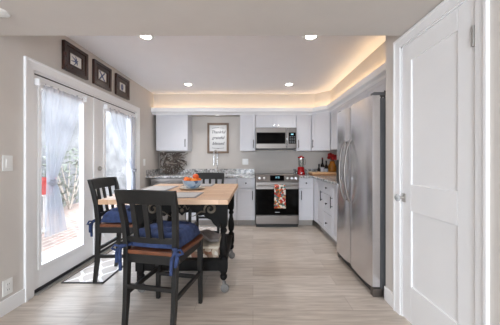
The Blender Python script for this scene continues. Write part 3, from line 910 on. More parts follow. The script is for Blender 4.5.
for x in (-.182, -.128): obj('rocker', B(((x - .017, YB - .011, 1.112), (x + .017, YB - .007, 1.178)), bev=.002), M['plate'], t)

# ------------------------------------------------------------------ framed prints above the doors
FRAMES = (('small dark-framed print above the french doors, first from the viewer', 2.40, 2.75),
          ('small dark-framed print above the french doors, middle one of three', 2.855, 3.205),
          ('small dark-framed print above the french doors, next to the kitchen corner', 3.32, 3.67))
for k, (lab, a, b) in enumerate(FRAMES):
    z0, z1 = 2.085, 2.375
    f = thing('picture_frame', lab, 'picture', (XL, (a + b) / 2, z0), 'framed prints above the french doors')
    bm = bmesh.new()
    w = .085; X = XL + .001
    for h, i0, i1 in ((.030, 0, .034), (.021, .034, w - .012), (.025, w - .012, w)):
        box(bm, (X, a + i0, z0 + i0), (X + h, a + i1, z1 - i0), .002); box(bm, (X, b - i1, z0 + i0), (X + h, b - i0, z1 - i0), .002)
        box(bm, (X, a + i1, z0 + i0), (X + h, b - i1, z0 + i1), .002); box(bm, (X, a + i1, z1 - i1), (X + h, b - i1, z1 - i0), .002)
    fo = obj('frame', bm, M['frame_brown'], f)
    m_ = (.0, .018, .0)[k]
    mb = obj('mat_board', B(((X, a + w, z0 + w), (X + .008, b - w, z1 - w))), M['mat_board'], f)
    cy, cz = (a + b) / 2, (z0 + z1) / 2
    hw = (.052, .050, .034)[k]
    bm = bmesh.new(); xx = X + .0095
    mf = mat('print_ink_%d' % k, srgb(86, 100, 134), .7, var=.3, scale=40)
    if k == 0:       # scrolling leaf motif
        for s in range(6):
            an = s * math.pi / 3 + .3
            pts = [(xx, cy + math.cos(an) * r + .010 * math.sin(r * 90), cz + math.sin(an) * r) for r in [hw * q / 8 for q in range(9)]]
            tube(bm, pts, [.009 * (1 - q / 10) for q in range(9)], 6)
    elif k == 1:     # crossed diagonal motif
        for s in (-1, 1):
            tube(bm, [(xx, cy - hw, cz - s * hw), (xx, cy, cz), (xx, cy + hw, cz + s * hw)], .008, 6)
        ball(bm, (xx - .002, cy, cz), .018, (.3, 1, 1))
    else:            # tall medallion
        for r in (.032, .018):
            tube(bm, [(xx, cy + r * .7 * math.cos(2 * math.pi * q / 20), cz + r * 1.3 * math.sin(2 * math.pi * q / 20)) for q in range(21)], .005, 6)
    obj('print_motif', bm, mf, mb)

# ------------------------------------------------------------------ sheer curtains
def curtain(y_top0, y_top1, y_knot, z_knot, y_bot0, y_bot1, z_bot, label, rodlab):
    X = LX1 + .034
    zt = 1.865
    bm = bmesh.new()
    NU, NV = 64, 60
    rows = []
    for j in range(NV + 1):
        v = j / NV
        z = zt + (z_bot - zt) * v
        vk = (zt - z_knot) / (zt - z_bot)
        if v < vk:
            t = v / vk
            e = t ** 1.5
            e = e * (0.35 + 0.65 * e) if False else t ** 1.35
            a = y_top0 + (y_knot - .035 - y_top0) * e
            b = y_top1 + (y_knot + .035 - y_top1) * (1 - (1 - t) ** 1.35 if False else t ** 1.1)
            amp = .007 + .010 * t
        else:
            t = (v - vk) / (1 - vk)
            e = t ** .7
            a = y_knot - .035 + (y_bot0 - y_knot + .035) * e; b = y_knot + .035 + (y_bot1 - y_knot - .035) * e
            amp = .016
        row = []
        for i in range(NU + 1):
            u = i / NU
            ph = u * 2 * math.pi * 6.5 + 1.6 * math.sin(v * 2.2 + u * 5) + .8 * math.sin(u * 17)
            x = X + amp * math.sin(ph) + .008 * noise.noise((u * 4, v * 3, 1.3))
            row.append(bm.verts.new((x, a + (b - a) * u, z)))
        rows.append(row)
    for A, Bb in zip(rows, rows[1:]):
        for i in range(NU): bm.faces.new((A[i], A[i + 1], Bb[i + 1], Bb[i]))
    c = thing('curtain', label, 'curtain', (X, (y_top0 + y_top1) / 2, z_bot), 'tied sheer door curtains')
    obj('curtain_panel', bm, M['sheer'], c, True)
    bm = bmesh.new()     # knotted tie
    ball(bm, (X + .006, y_knot, z_knot), .040, (.8, 1.1, .9))
    tube(bm, [(X + .02, y_knot - .045, z_knot + .015), (X + .03, y_knot, z_knot - .012), (X + .02, y_knot + .045, z_knot + .012)], [.014, .020, .014], 10)
    obj('curtain_knot', bm, M['sheer'], c, True)
    r = thing('curtain_rod', rodlab, 'curtain rod', (X, (y_top0 + y_top1) / 2, zt), 'curtain rods on the french doors')
    bm = bmesh.new(); tube(bm, [(X, y_top0 - .05, zt - .005), (X, y_top1 + .05, zt - .005)], .006, 10)
    obj('rod', bm, M['white'], r, True)
    for y in (y_top0 - .05, y_top1 + .05):
        obj('bracket', B(((LX1 + .001, y - .010, zt - .035), (X + .014, y + .010, zt + .025)), bev=.004), M['white'], r)
curtain(2.165, 2.66, 2.245, .975, 2.175, 2.43, .48, 'sheer white curtain tied in a knot on the near french door leaf', 'white curtain rod across the near french door leaf')
curtain(3.15, 3.84, 3.775, 1.02, 3.72, 3.86, .35, 'sheer white curtain gathered at the hinge side of the far door leaf', 'white curtain rod across the far french door leaf')

# ------------------------------------------------------------------ rugs
def rug(name, x0, x1, y0, y1, m, label):
    t = thing(name, label, 'rug', ((x0 + x1) / 2, (y0 + y1) / 2, 0))
    obj('rug_pile', B(((x0 + .012, y0 + .012, .001), (x1 - .012, y1 - .012, .009)), bev=.002), m, t)
    obj('binding', B(((x0, y0, .001), (x1, y0 + .013, .010)), ((x0, y1 - .013, .001), (x1, y1, .010)), ((x0, y0, .001), (x0 + .013, y1, .010)), ((x1 - .013, y0, .001), (x1, y1, .010))), M['rug_edge'], t)
rug('door_mat', -1.835, -1.43, 2.31, 3.62, M['rug'], 'grey and white trellis runner on the floor by the french doors')
rug('kitchen_mat', -1.15, -.50, 3.72, 4.26, M['rug2'], 'pale trellis kitchen mat on the floor before the sink')

# ------------------------------------------------------------------ dining table
TX0, TX1, TY0, TY1, TZ = -1.25, -.20, 1.95, 3.26, .86
tb = thing('dining_table', 'antique black table with a butcher block top on casters', 'table', ((TX0 + TX1) / 2, (TY0 + TY1) / 2, 0))
obj('tabletop', B(((TX0, TY0, TZ - .04), (TX1, TY1, TZ)), bev=.004), M['butcher'], tb)
lx0, lx1, ly0, ly1 = -1.00, -.262, 2.16, 2.90
bm = bmesh.new()
az = .745
box(bm, (lx0 - .02, ly0 - .012, az), (lx1 + .02, ly0 + .012, TZ - .041)); box(bm, (lx0 - .02, ly1 - .012, az), (lx1 + .02, ly1 + .012, TZ - .041))
box(bm, (lx0 - .012, ly0, az), (lx0 + .012, ly1, TZ - .041)); box(bm, (lx1 - .012, ly0, az), (lx1 + .012, ly1, TZ - .041))
obj('apron', bm, M['table_black'], tb)
# pierced shaped brackets below the apron on both long faces
def bracket_shape(y, xa, sgn):
    pts = [(0, .0), (.0, -.155), (.035, -.165), (.075, -.135), (.105, -.10), (.150, -.085), (.19, -.055), (.235, -.065), (.275, -.035), (.31, -.028), (.34, 0)]
    bm = bmesh.new()
    extrude_poly(bm, [(xa + sgn * p[0] * .78, y - .010, az + p[1] + .001) for p in pts], (0, .020, 0))
    return bm
def scroll(y, xa, sgn, zc):
    bm = bmesh.new()
    pts, rs = [], []
    for k in range(34):
        t = k / 33
        an = math.pi * (2.6 * (1 - t)) - .5
        r = .014 + .042 * t
        pts.append((xa + sgn * (.085 + r * math.cos(an)), y, zc + r * math.sin(an))); rs.append(.0085 + .003 * math.sin(math.pi * t))
    x_, _, z_ = pts[-1]
    for k in range(1, 12):
        t = k / 11
        pts.append((x_ + sgn * .13 * t, y, z_ + .012 * math.sin(t * 6.0) - .03 * t)); rs.append(.0085 * (1 - .75 * t))
    tube(bm, pts, rs, 8)
    return bm
for y, dy in ((ly0, -.014), (ly1, .014)):
    for xa, sgn in ((lx0 + .03, 1), (lx1 - .03, -1)):
        br = obj('carved_bracket', bracket_shape(y, xa, sgn), M['table_black'], tb)
        obj('scroll', scroll(y + dy, xa, sgn, az - .0), M['gilt'], br, True)
    cx = (lx0 + lx1) / 2
    bm = bmesh.new()
    extrude_poly(bm, [(cx - .072, y - .010, az + .001), (cx - .055, y - .010, az - .03), (cx - .025, y - .010, az - .035), (cx, y - .010, az - .06), (cx + .025, y - .010, az - .035), (cx + .055, y - .010, az - .03), (cx + .072, y - .010, az + .001)], (0, .020, 0))
    br = obj('carved_pendant', bm, M['table_black'], tb)
    bm = bmesh.new()
    for s in (-1, 1):
        tube(bm, [(cx + s * (.015 + .05 * t / 8), y + dy, az + .012 + .018 * math.sin(t * .8)) for t in range(9)], [.007 - .0005 * t for t in range(9)], 6)
    ball(bm, (cx, y + dy, az - .012), .018, (1, .5, 1))
    obj('scroll', bm, M['gilt'], br, True)
turned = [(.020, .115), (.030, .13), (.032, .15), (.022, .165), (.030, .18), (.034, .20), (.034, .30), (.030, .31), (.020, .325), (.033, .35), (.038, .39), (.034, .44), (.022, .50), (.018, .53), (.030, .545), (.030, .56), (.020, .575), (.032, .60), (.034, .62)]
for x in (lx0, lx1):
    for y in (ly0, ly1):
        bm = bmesh.new()
        box(bm, (x - .034, y - .034, .62), (x + .034, y + .034, TZ - .042), .004)
        lathe(bm, (x, y, 0), turned, 20)
        box(bm, (x - .035, y - .035, .20), (x + .035, y + .035, .30), .004)
        lg = obj('leg', bm, M['table_black'], tb, True)
        bm = bmesh.new()
        tube(bm, [(x, y, .085), (x, y, .116)], .012, 10)
        for s in (-1, 1): box(bm, (x - .006, y + s * .020 - .002, .030), (x + .020, y + s * .020 + .002, .090), .001)
        box(bm, (x - .012, y - .022, .080), (x + .020, y + .022, .092), .002)
        cs = obj('caster', bm, M['caster'], lg, True)
        bm = bmesh.new(); lathe(bm, (x + .010, y, .0372), [(0, -.015), (.028, -.015), (.037, -.010), (.037, .010), (.028, .015), (0, .015)], 22, 'Y')
        obj('wheel', bm, M['caster'], cs, True)
obj('lower_shelf', B(((lx0 - .02, ly0 - .02, .270), (lx1 + .02, ly1 + .02, .292)), bev=.004), M['table_black'], tb)
bm = B(((lx0 + .03, ly0 - .012, .195), (lx1 - .03, ly0 + .012, .269)), ((lx0 + .03, ly1 - .012, .195), (lx1 - .03, ly1 + .012, .269)), ((lx0 - .012, ly0 + .03, .195), (lx0 + .012, ly1 - .03, .269)), ((lx1 - .012, ly0 + .03, .195), (lx1 + .012, ly1 - .03, .269)))
obj('shelf_rail', bm, M['table_black'], tb)
# things on the lower shelf
t = thing('storage_box', 'flat box with a faded print on the shelf under the table', 'box', (-.50, 2.36, .293))
obj('box_body', B(((-.72, 2.20, .2935), (-.315, 2.50, .375)), bev=.004), M['plaid'], t)
obj('box_lid', B(((-.725, 2.195, .3755), (-.310, 2.505, .392)), bev=.004), M['cream'], t, label='off-white lid')
bm = bmesh.new()
rows = []
for j in range(13):
    v = j / 12; row = []
    for i in range(13):
        u = i / 12
        x = -.62 + .30 * u; y = 2.27 + .19 * v
        row.append(bm.verts.new((x, y, .448 + .012 * math.sin(u * 7 + v * 3) + .055 * math.exp(-((u - .45) ** 2) / .05) * (1 - .3 * v) - .02 * u)))
    rows.append(row)
for A, Bb in zip(rows, rows[1:]):
    for i in range(12): bm.faces.new((A[i], A[i + 1], Bb[i + 1], Bb[i]))
gc = obj('folded_cloth', bm, M['grey_cloth'], None, True)
sm = gc.modifiers.new('thick', 'SOLIDIFY'); sm.thickness = .02; sm.offset = -1
tag(gc, 'crumpled grey cloth on top of the box under the table', 'cloth')

# ------------------------------------------------------------------ chairs (counter height)
SH = .562
def make_chair(label):
    t = thing('counter_chair', label, 'chair', (0, 0, 0), 'black counter height dining chairs')
    bw = M['black_wood']
    def sq(cx, cy, z, w, d): return [(cx - w / 2, cy - d / 2, z), (cx + w / 2, cy - d / 2, z), (cx + w / 2, cy + d / 2, z), (cx - w / 2, cy + d / 2, z)]
    for s in (-1, 1):
        bm = bmesh.new()
        sweep(bm, [sq(s * .178, -.235, 0, .030, .030), sq(s * .180, -.212, .20, .032, .038), sq(s * .182, -.200, .45, .034, .042), sq(s * .183, -.200, .60, .034, .042),
                   sq(s * .190, -.214, .75, .035, .038), sq(s * .200, -.240, .885, .034, .034), sq(s * .204, -.268, .982, .032, .030)])
        obj('rear_leg', bm, bw, t, bevel=.003)
        bm = bmesh.new()
        sweep(bm, [sq(s * .192, .192, 0, .028, .028), sq(s * .190, .185, SH - .027, .040, .040)])
        obj('front_leg', bm, bw, t, bevel=.003)
    # seat
    bm = bmesh.new()
    prism(bm, [(-.178, -.215), (.178, -.215), (.178, -.178), (.212, -.170), (.222, .10), (.218, .19), (.19, .222), (-.19, .222), (-.218, .19), (-.222, .10), (-.212, -.170), (-.178, -.178)], SH - .026, SH)
    obj('seat', bm, M['seat_wood'], t, bevel=.006, label='reddish brown wooden seat')
    bm = B(((-.172, -.212, SH - .085), (.172, -.190, SH - .027)), ((-.170, .172, SH - .085), (.170, .196, SH - .027)), ((-.200, -.178, SH - .085), (-.180, .165, SH - .027)), ((.180, -.178, SH - .085), (.200, .165, SH - .027)))
    obj('seat_rail', bm, bw, t)
    # curved top rail
    def cur(u): return -.022 * (1 - u * u)
    bm = bmesh.new()
    st = []
    for k in range(13):
        u = -1 + 2 * k / 12
        x = u * .218; y0 = cur(u) + .015
        zt = .982 + .006 * (1 - u * u)
        st.append([(x, y0 - .268, .888), (x, y0 - .246, .888), (x, y0 - .274, zt), (x, y0 - .300, zt)])
    sweep(bm, st)
    obj('top_rail', bm, bw, t, bevel=.004)
    bm = bmesh.new(); st = []
    for k in range(9):
        u = -1 + 2 * k / 8; x = u * .185
        st.append([(x, cur(u) * .7 - .211, .618), (x, cur(u) * .7 - .191, .618), (x, cur(u) * .7 - .195, .656), (x, cur(u) * .7 - .215, .656)])
    sweep(bm, st)
    obj('lower_rail', bm, bw, t, bevel=.003)
    for k in (-1, 0, 1):
        x = k * .092; u = x / .2; bm = bmesh.new()
        beam(bm, (x, cur(u) * .7 - .205, .645), (x * 1.05, cur(u) - .246, .905), .036, .013, (1, 0, 0))
        obj('slat', bm, bw, t, bevel=.002)
    for nm, a, b in (('stretcher', (-.175, -.213, .315), (.175, -.213, .315)), ('stretcher', (-.175, .189, .215), (.175, .189, .215)),
                     ('stretcher', (-.190, -.195, .255), (-.191, .175, .255)), ('stretcher', (.190, -.195, .255), (.191, .175, .255))):
        bm = bmesh.new(); beam(bm, a, b, .030 if a[1] == b[1] else .020, .020 if a[1] == b[1] else .030, (0, 0, 1) if a[1] == b[1] else (1, 0, 0))
        obj(nm, bm, bw, t, bevel=.002)
    return t
def make_cushion(label):
    t = thing('seat_cushion', label, 'cushion', (0, 0, SH + .002), 'tufted navy chair cushions')
    bm = bmesh.new(); N_ = 26; top, bot = [], []
    tuft = [(-.085, -.085), (.085, -.085), (-.085, .085), (.085, .085), (0, 0)]
    for j in range(N_ + 1):
        ra, rb = [], []
        for i in range(N_ + 1):
            u, v = -1 + 2 * i / N_, -1 + 2 * j / N_
            x, y = .200 * u * (1 - .05 * v * v), .195 * v * (1 - .05 * u * u) + .01
            e = max(0.0, (1 - u ** 6) * (1 - v ** 6)) ** .45
            h = .105 * e
            for a, b in tuft: h -= .050 * math.exp(-((x - a) ** 2 + (y - b - .01) ** 2) / .0012)
            h += .014 * noise.noise((x * 14, y * 14, 2.0)) * e
            ra.append(bm.verts.new((x, y, SH + .004 + max(h, .004) + .014)))
            rb.append(bm.verts.new((x, y, SH + .004 + .012 * (1 - e))))
        top.append(ra); bot.append(rb)
    for A, Bb in zip(top, top[1:]):
        for i in range(N_): bm.faces.new((A[i], A[i + 1], Bb[i + 1], Bb[i]))
    for A, Bb in zip(bot, bot[1:]):
        for i in range(N_): bm.faces.new((A[i], Bb[i], Bb[i + 1], A[i + 1]))
    for i in range(N_):
        bm.faces.new((bot[0][i], bot[0][i + 1], top[0][i + 1], top[0][i])); bm.faces.new((top[N_][i], top[N_][i + 1], bot[N_][i + 1], bot[N_][i]))
        bm.faces.new((bot[i + 1][0], bot[i][0], top[i][0], top[i + 1][0])); bm.faces.new((top[i + 1][N_], top[i][N_], bot[i][N_], bot[i + 1][N_]))
    pad = obj('pad', bm, M['blue'], t, True)
    for s in (-1, 1):      # tie knotted round the rear post, with two hanging tails
        bm = bmesh.new()
        z = SH + .028
        tube(bm, [(s * .165, -.18, z), (s * .180, -.228, z + .006), (s * .198, -.232, z + .004)], [.012, .010, .012], 8)
        ball(bm, (s * .202, -.232, z), .016, (1.1, .8, 1))
        tube(bm, [(s * .202, -.236, z), (s * .222, -.250, z - .035), (s * .214, -.256, z - .10)], [.008, .013, .012], 8)
        tube(bm, [(s * .202, -.236, z), (s * .190, -.262, z - .05), (s * .184, -.262, z - .15)], [.008, .012, .010], 8)
        tube(bm, [(s * .204, -.232, z), (s * .245, -.245, z + .010), (s * .262, -.250, z - .012), (s * .235, -.248, z - .022), (s * .206, -.238, z - .004)], [.006, .008, .009, .008, .005], 8)
        obj('tie', bm, M['blue'], t, True)
    return t
ch = make_chair('black slat-back chair with its back to the viewer at the table end')
cu = make_cushion('navy tufted cushion on the chair turned away from the viewer')
def put_chair(x, y, deg, lab, clab):
    r = math.radians(deg)
    dz = .011 if deg == -90 else 0      # its back legs stand on the runner
    dup(ch, (x, y, dz), r, lab)
    dup(cu, (x, y, SH + .002 + dz), r, clab)
chairs = [(-1.275, 2.49, -90, 'black slat-back chair between the french doors and the table', 'navy tufted cushion on the chair by the french doors'),
          (-.655, 3.43, 180, 'black slat-back chair on the far side facing the viewer', 'navy cushion on the chair across the table')]
for a in chairs: put_chair(*a)
r = math.radians(-11)
ch.location = (-.658, 1.845, 0); ch.rotation_euler = (0, 0, r)
cu.location = (-.658, 1.845, SH + .002); cu.rotation_euler = (0, 0, r)

# ------------------------------------------------------------------ on the table
def placemat(x0, x1, y0, y1, label):
    t = thing('placemat', label, 'placemat', ((x0 + x1) / 2, (y0 + y1) / 2, TZ), 'grey woven placemats')
    obj('weave', B(((x0 + .022, y0 + .022, TZ + .001), (x1 - .022, y1 - .022, TZ + .005)), bev=.001), M['placemat'], t)
    obj('border', B(((x0, y0, TZ + .001), (x1, y0 + .022, TZ + .0055)), ((x0, y1 - .022, TZ + .001), (x1, y1, TZ + .0055)), ((x0, y0 + .022, TZ + .001), (x0 + .022, y1 - .022, TZ + .0055)), ((x1 - .022, y0 + .022, TZ + .001), (x1, y1 - .022, TZ + .0055))), M['placemat_rim'], t)
placemat(-.93, -.48, 2.03, 2.36, 'grey placemat in front of the chair turned away from the viewer')
placemat(-1.22, -.90, 2.50, 2.95, 'grey placemat in front of the chair by the french doors')
placemat(-.88, -.50, 2.93, 3.22, 'grey placemat in front of the chair facing the viewer')
bx, by = -.665, 2.66
t = thing('serving_plate', 'round cream plate under the blue fruit bowl', 'plate', (bx, by, TZ))
bm = bmesh.new(); lathe(bm, (bx, by, TZ + .001), [(0, 0), (.07, 0), (.075, .006), (.135, .014), (.138, .018), (.075, .011), (0, .010)], 36)
obj('plate_body', bm, M['cream'], t, True)
t = thing('fruit_bowl', 'blue patchwork-pattern bowl full of oranges on the table', 'bowl', (bx, by, TZ + .012))
bm = bmesh.new(); z = TZ + .0125
lathe(bm, (bx, by, z), [(0, 0), (.055, 0), (.058, .006), (.085, .025), (.102, .060), (.106, .085), (.102, .086), (.097, .060), (.080, .030), (.05, .014), (0, .012)], 36)
obj('bowl_shell', bm, M['bowl'], t, True)
OR = [(-.050, -.035, .078, .036, 'orange', 'bright orange at the near edge of the fruit bowl heap'),
      (.030, -.045, .076, .037, 'clementine', 'pale clementine low at the front middle of the fruit bowl'),
      (.062, .012, .080, .034, 'orange', 'orange beside the rim on the range side of the bowl'),
      (-.040, .045, .080, .036, 'clementine', 'clementine at the back of the bowl toward the french doors'),
      (.022, .058, .082, .034, 'apple_red', 'deep red-orange fruit at the back of the bowl'),
      (.036, -.004, .125, .034, 'apple_red', 'red-orange fruit on top of the heap'),
      (-.070, .010, .094, .030, 'orange', 'small orange over the rim toward the french doors')]
for dx, dy, dz, r, mm, lab in OR:
    f = thing('orange', lab, 'fruit', (bx + dx, by + dy, z + dz - r), 'oranges in the bowl')
    bm = bmesh.new(); ball(bm, (bx + dx, by + dy, z + dz), r, (1, 1, .93), 20, 12)
    obj('peel', bm, M[mm], f, True)
    bm = bmesh.new(); lathe(bm, (bx + dx, by + dy, z + dz + r * .90), [(0, .004), (.004, .003), (.005, 0), (0, 0)], 8)
    obj('stem', bm, M['leaf'], f)

# ------------------------------------------------------------------ twig artwork, faucet, sign
random.seed(5)
tw = thing('twig_artwork', 'square artwork of tangled brown twigs leaning on the counter', 'artwork', (-1.6, 4.84, CT1))
ax0, ax1, az0, az1 = -1.87, -1.30, CT1 + .012, 1.342
def ylean(z): return 4.80 + (z - az0) / (az1 - az0) * .06
# rings: curls of driftwood round a few hubs, straight sticks fanning to the right
for k in range(96):
    bm = bmesh.new()
    hub = [(-1.70, 1.12), (-1.60, 1.06), (-1.75, 1.00), (-1.62, 1.22), (-1.76, 1.25), (-1.50, 1.16)][k % 6]
    pts, rs = [], []
    an = random.uniform(0, 2 * math.pi)
    curl = random.uniform(-2.2, 2.2)
    if k % 3 == 0: an = random.uniform(-.7, .8); curl = random.uniform(-.6, .6)
    L_ = random.uniform(.14, .32); x, zz = hub; x += .03 * math.cos(an); zz += .03 * math.sin(an)
    yo = random.uniform(-.022, .022); r0 = random.uniform(.007, .016)
    for q in range(10):
        x = min(max(x, ax0 + .014), ax1 - .014); zz = min(max(zz, az0 + .004), az1 - .014)
        pts.append((x + random.uniform(-.003, .003), ylean(zz) + yo, zz)); rs.append(r0 * (1 - .06 * q))
        x += math.cos(an) * L_ / 9; zz += math.sin(an) * L_ / 9; an += curl / 9 + random.uniform(-.12, .12)
    tube(bm, pts, rs, 7)
    obj('twig', bm, M['twig'] if k % 7 else M['twig_end'], tw, True)
for (x, zz, r) in ((-1.70, 1.13, .034), (-1.77, 1.22, .026), (-1.60, 1.05, .022), (-1.63, 1.25, .020)):
    bm = bmesh.new(); lathe(bm, (x, ylean(zz) - .035, zz), [(0, -.006), (r, -.004), (r, .018), (0, .018)], 20, 'Y')
    obj('wood_slice', bm, M['twig_end'], tw, True, label='pale round slice of cut wood')

fx, fy = -.70, 4.74
fc = thing('faucet', 'chrome spring pull-down faucet standing behind the sink', 'faucet', (fx, fy, CT1))
bm = bmesh.new()
lathe(bm, (fx, fy, CT1 + .001), [(.028, 0), (.028, .010), (.018, .016), (.016, .12), (.012, .125), (.012, .20), (0, .20)], 20)
obj('faucet_body', bm, M['chrome'], fc, True)
bm = bmesh.new(); pts = []; rs = []
arc = [(0, .20), (0, .30), (0, .36)] + [(-.055 + .055 * math.cos(a), .40 + .062 * math.sin(a)) for a in [math.pi * q / 10 for q in range(11)]] + [(-.11, .34), (-.11, .30)]
tube(bm, [(fx + a * .45, fy + a * .9, CT1 + h) for a, h in arc], .009, 10)
obj('hose', bm, M['chrome'], fc, True)
bm = bmesh.new(); pts = []
def along(t):
    q = t * (len(arc) - 1); i = min(int(q), len(arc) - 2); f_ = q - i
    return Vector((fx + (arc[i][0] * (1 - f_) + arc[i + 1][0] * f_) * .45, fy + (arc[i][0] * (1 - f_) + arc[i + 1][0] * f_) * .9, CT1 + arc[i][1] * (1 - f_) + arc[i + 1][1] * f_))
for k in range(240):
    t = k / 239 * .96; p = along(t); d = (along(min(1, t + .01)) - along(max(0, t - .01))).normalized()
    u_ = Vector((.9, -.45, 0)).normalized(); v_ = d.cross(u_); a = k / 239 * 2 * math.pi * 24
    pts.append(p + (u_ * math.cos(a) + v_ * math.sin(a)) * .014)
tube(bm, pts, .0028, 5)
obj('spring', bm, M['nickel'], fc, True)
bm = bmesh.new(); hx, hy = fx - .11 * .45, fy - .11 * .9
lathe(bm, (hx, hy, CT1 + .17), [(0, 0), (.017, 0), (.019, .02), (.014, .06), (.014, .135), (0, .135)], 16)
tube(bm, [(fx, fy, CT1 + .21), (hx, hy, CT1 + .21)], .006)
obj('spray_head', bm, M['chrome'], fc, True)
bm = bmesh.new(); tube(bm, [(fx + .014, fy, CT1 + .08), (fx + .075, fy - .01, CT1 + .11)], [.008, .006])
obj('lever', bm, M['chrome'], fc, True)

sx0, sx1, sz0, sz1 = -.925, -.492, 1.315, 1.930
sg = thing('framed_sign', 'wood-framed white sign reading thankful grateful blessed', 'sign', ((sx0 + sx1) / 2, YB, sz0))
bm = bmesh.new(); w = .042
for a, b in (((sx0, YB - .028, sz0), (sx0 + w, YB - .002, sz1)), ((sx1 - w, YB - .028, sz0), (sx1, YB - .002, sz1)), ((sx0 + w, YB - .028, sz0), (sx1 - w, YB - .002, sz0 + w)), ((sx0 + w, YB - .028, sz1 - w), (sx1 - w, YB - .002, sz1))):
    box(bm, a, b, .003)
obj('frame', bm, M['sign_wood'], sg)
pp_ = obj('sign_panel', B(((sx0 + w, YB - .012, sz0 + w), (sx1 - w, YB - .004, sz1 - w))), M['paper'], sg)
def text_mesh(body, size, x, z, shear=0.0, name='lettering', bold=0.0):
    cu_ = bpy.data.curves.new('txt', 'FONT'); cu_.body = body; cu_.size = size; cu_.align_x = 'CENTER'; cu_.align_y = 'CENTER'
    cu_.extrude = .0006; cu_.shear = shear; cu_.offset = bold
    o = bpy.data.objects.new('txt', cu_); COL.objects.link(o)
    dg = bpy.context.evaluated_depsgraph_get(); dg.update()
    me = bpy.data.meshes.new_from_object(o.evaluated_get(dg))
    bpy.data.objects.remove(o); bpy.data.curves.remove(cu_)
    bm = bmesh.new(); bm.from_mesh(me); bpy.data.meshes.remove(me)
    bmesh.ops.transform(bm, matrix=Matrix.Translation((x, YB - .0128, z)) @ Matrix.Rotation(math.pi / 2, 4, 'X'), verts=bm.verts[:])
    return bm
cx = (sx0 + sx1) / 2
for word, zz in (('Thankful', 1.745), ('grateful', 1.630), ('blessed', 1.515)):
    obj('lettering', text_mesh(word, .080, cx, zz, .35, bold=.0008), M['ink'], pp_)
bm = bmesh.new()
for zz, s in ((1.825, 1), (1.425, -1)):
    for k in range(13):
        u = -1 + k / 6
        if k == 6: ball(bm, (cx, YB - .0125, zz + s * .012), .010, (1, .2, .8))
        else: ball(bm, (cx + u * .115, YB - .0125, zz + s * .010 * (1 - u * u)), .0065, (1.2, .3, .8), 8, 6)
obj('flourish', bm, M['ink'], pp_)

# ------------------------------------------------------------------ things on the counter by the range
zc = CT1 + .001
bx_, by_ = .925, 4.66
bl = thing('blender', 'red blender with a clear jar beside the range', 'blender', (bx_, by_, CT1))
bm = bmesh.new(); lathe(bm, (bx_, by_, zc), [(0, 0), (.076, 0), (.078, .012), (.070, .05), (.064, .125), (.056, .145), (0, .146)], 24)
bb = obj('motor_base', bm, M['red'], bl, True)
bm = bmesh.new(); lathe(bm, (bx_, by_ - .074, zc + .035), [(0, -.006), (.014, -.006), (.016, .004), (0, .004)], 16, 'Y'); obj('dial', bm, M['chrome'], bb, True)
bm = bmesh.new(); lathe(bm, (bx_, by_, zc), [(.044, .148), (.056, .20), (.060, .315), (.057, .315), (.052, .20), (.040, .152)], 24); obj('jar', bm, M['jar_glass'], bl, True)
bm = bmesh.new(); lathe(bm, (bx_, by_, zc), [(0, .316), (.062, .316), (.062, .340), (.030, .344), (.026, .362), (0, .364)], 24); obj('jar_lid', bm, M['red'], bl, True)
bm = bmesh.new(); tube(bm, [(bx_ + .058, by_, zc + .30), (bx_ + .088, by_, zc + .29), (bx_ + .088, by_, zc + .20), (bx_ + .052, by_, zc + .18)], .007); obj('jar_handle', bm, M['jar_glass'], bl, True)
j = thing('glass_jar', 'small clear jar on the counter between the range and blender', 'jar', (.842, 4.66, CT1))
bm = bmesh.new(); lathe(bm, (.842, 4.66, zc), [(0, 0), (.024, 0), (.025, .006), (.025, .068), (.018, .080), (.015, .080), (.021, .066), (.021, .006), (0, .005)], 18); obj('jar_body', bm, M['jar_glass'], j, True)
bm = bmesh.new(); lathe(bm, (.842, 4.66, zc), [(0, .081), (.020, .081), (.020, .092), (0, .094)], 18); obj('lid', bm, M['nickel'], j, True)
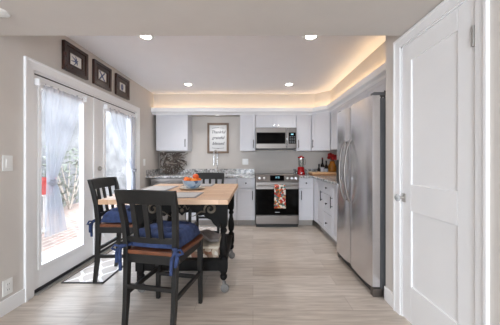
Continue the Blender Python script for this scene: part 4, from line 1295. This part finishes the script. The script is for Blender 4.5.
# boards
bm = bmesh.new()
b1 = obj('cutting_board', B(((1.075, 4.33, zc), (1.60, 4.66, zc + .026)), bev=.006), M['board_dark'])
tag(b1, 'darker wooden cutting board lying flat, lower of the two', 'cutting board', 'stacked cutting boards')
b2 = obj('cutting_board', B(((1.065, 4.345, zc + .027), (1.58, 4.65, zc + .053)), bev=.006), M['board'])
tag(b2, 'pale maple cutting board lying on the darker board', 'cutting board', 'stacked cutting boards')
def bottle(x, y, prof, label, capm, labm=None, lz=None, zb=None):
    zb = zc if zb is None else zb
    t = thing('bottle', label, 'bottle', (x, y, zb), 'bottles behind the cutting boards')
    bm = bmesh.new(); lathe(bm, (x, y, zb), prof, 18); g = obj('glass_body', bm, M['bottle_dark'], t, True)
    h = prof[-1][1]; r = prof[-2][0]
    bm = bmesh.new(); lathe(bm, (x, y, zb + h), [(0, -.02), (r + .003, -.02), (r + .003, .012), (0, .012)], 14); obj('cap', bm, M[capm], t, True)
    if labm:
        R = max(p[0] for p in prof) + .0008
        bm = bmesh.new(); lathe(bm, (x, y, zb), [(R - .001, lz[0]), (R, lz[0]), (R, lz[1]), (R - .001, lz[1])], 18); obj('paper_label', bm, M[labm], g, True)
bottle(1.285, 4.715, [(0, 0), (.030, 0), (.032, .01), (.032, .10), (.014, .135), (.013, .19), (0, .19)], 'short dark bottle behind the boards beside the blender', 'black_plastic')
bottle(1.352, 4.715, [(0, 0), (.034, 0), (.036, .01), (.036, .17), (.014, .225), (.013, .315), (0, .315)], 'tall dark bottle with a red cap and pale paper', 'label_red', 'label', (.03, .14))
bottle(1.428, 4.72, [(0, 0), (.034, 0), (.036, .01), (.036, .15), (.014, .195), (.013, .255), (0, .255)], 'dark bottle between the tall bottle and the amber vase', 'black_plastic', 'label', (.03, .11))
vx, vy = 1.535, 4.66
zb_ = zc + .0
va = thing('vase', 'amber glazed vase of red flowers in the counter corner', 'vase', (1.51, 4.755, CT1))
vx, vy = 1.56, 4.77
bm = bmesh.new(); lathe(bm, (vx, vy, zc), [(0, 0), (.055, 0), (.065, .02), (.085, .09), (.080, .16), (.050, .215), (.045, .24), (.058, .258), (.050, .258), (.038, .24), (.0, .10)], 28)
obj('vase_body', bm, M['amber'], va, True)
for k in range(11):
    an = k * 2.4; r = .02 + .075 * ((k * 37 % 11) / 11)
    X_, Y_, Z_ = vx - .02 + r * math.cos(an), vy - .01 + r * math.sin(an) * .8, zc + .30 + .10 * ((k * 53 % 11) / 11)
    bm = bmesh.new()
    tube(bm, [(vx, vy, zc + .2), ((vx + X_) / 2, (vy + Y_) / 2, (zc + .25 + Z_) / 2), (X_, Y_, Z_)], .003, 5)
    f = obj('flower_stem', bm, M['leaf'], va, True)
    bm = bmesh.new()
    for q in range(7):
        a = q * 2 * math.pi / 7; ball(bm, (X_ + .018 * math.cos(a), Y_ - .006, Z_ + .018 * math.sin(a)), .016, (1, .6, 1), 8, 6)
    ball(bm, (X_, Y_ - .012, Z_), .014, (1, 1, 1), 8, 6)
    obj('blossom', bm, M['red_flower'], f, True)
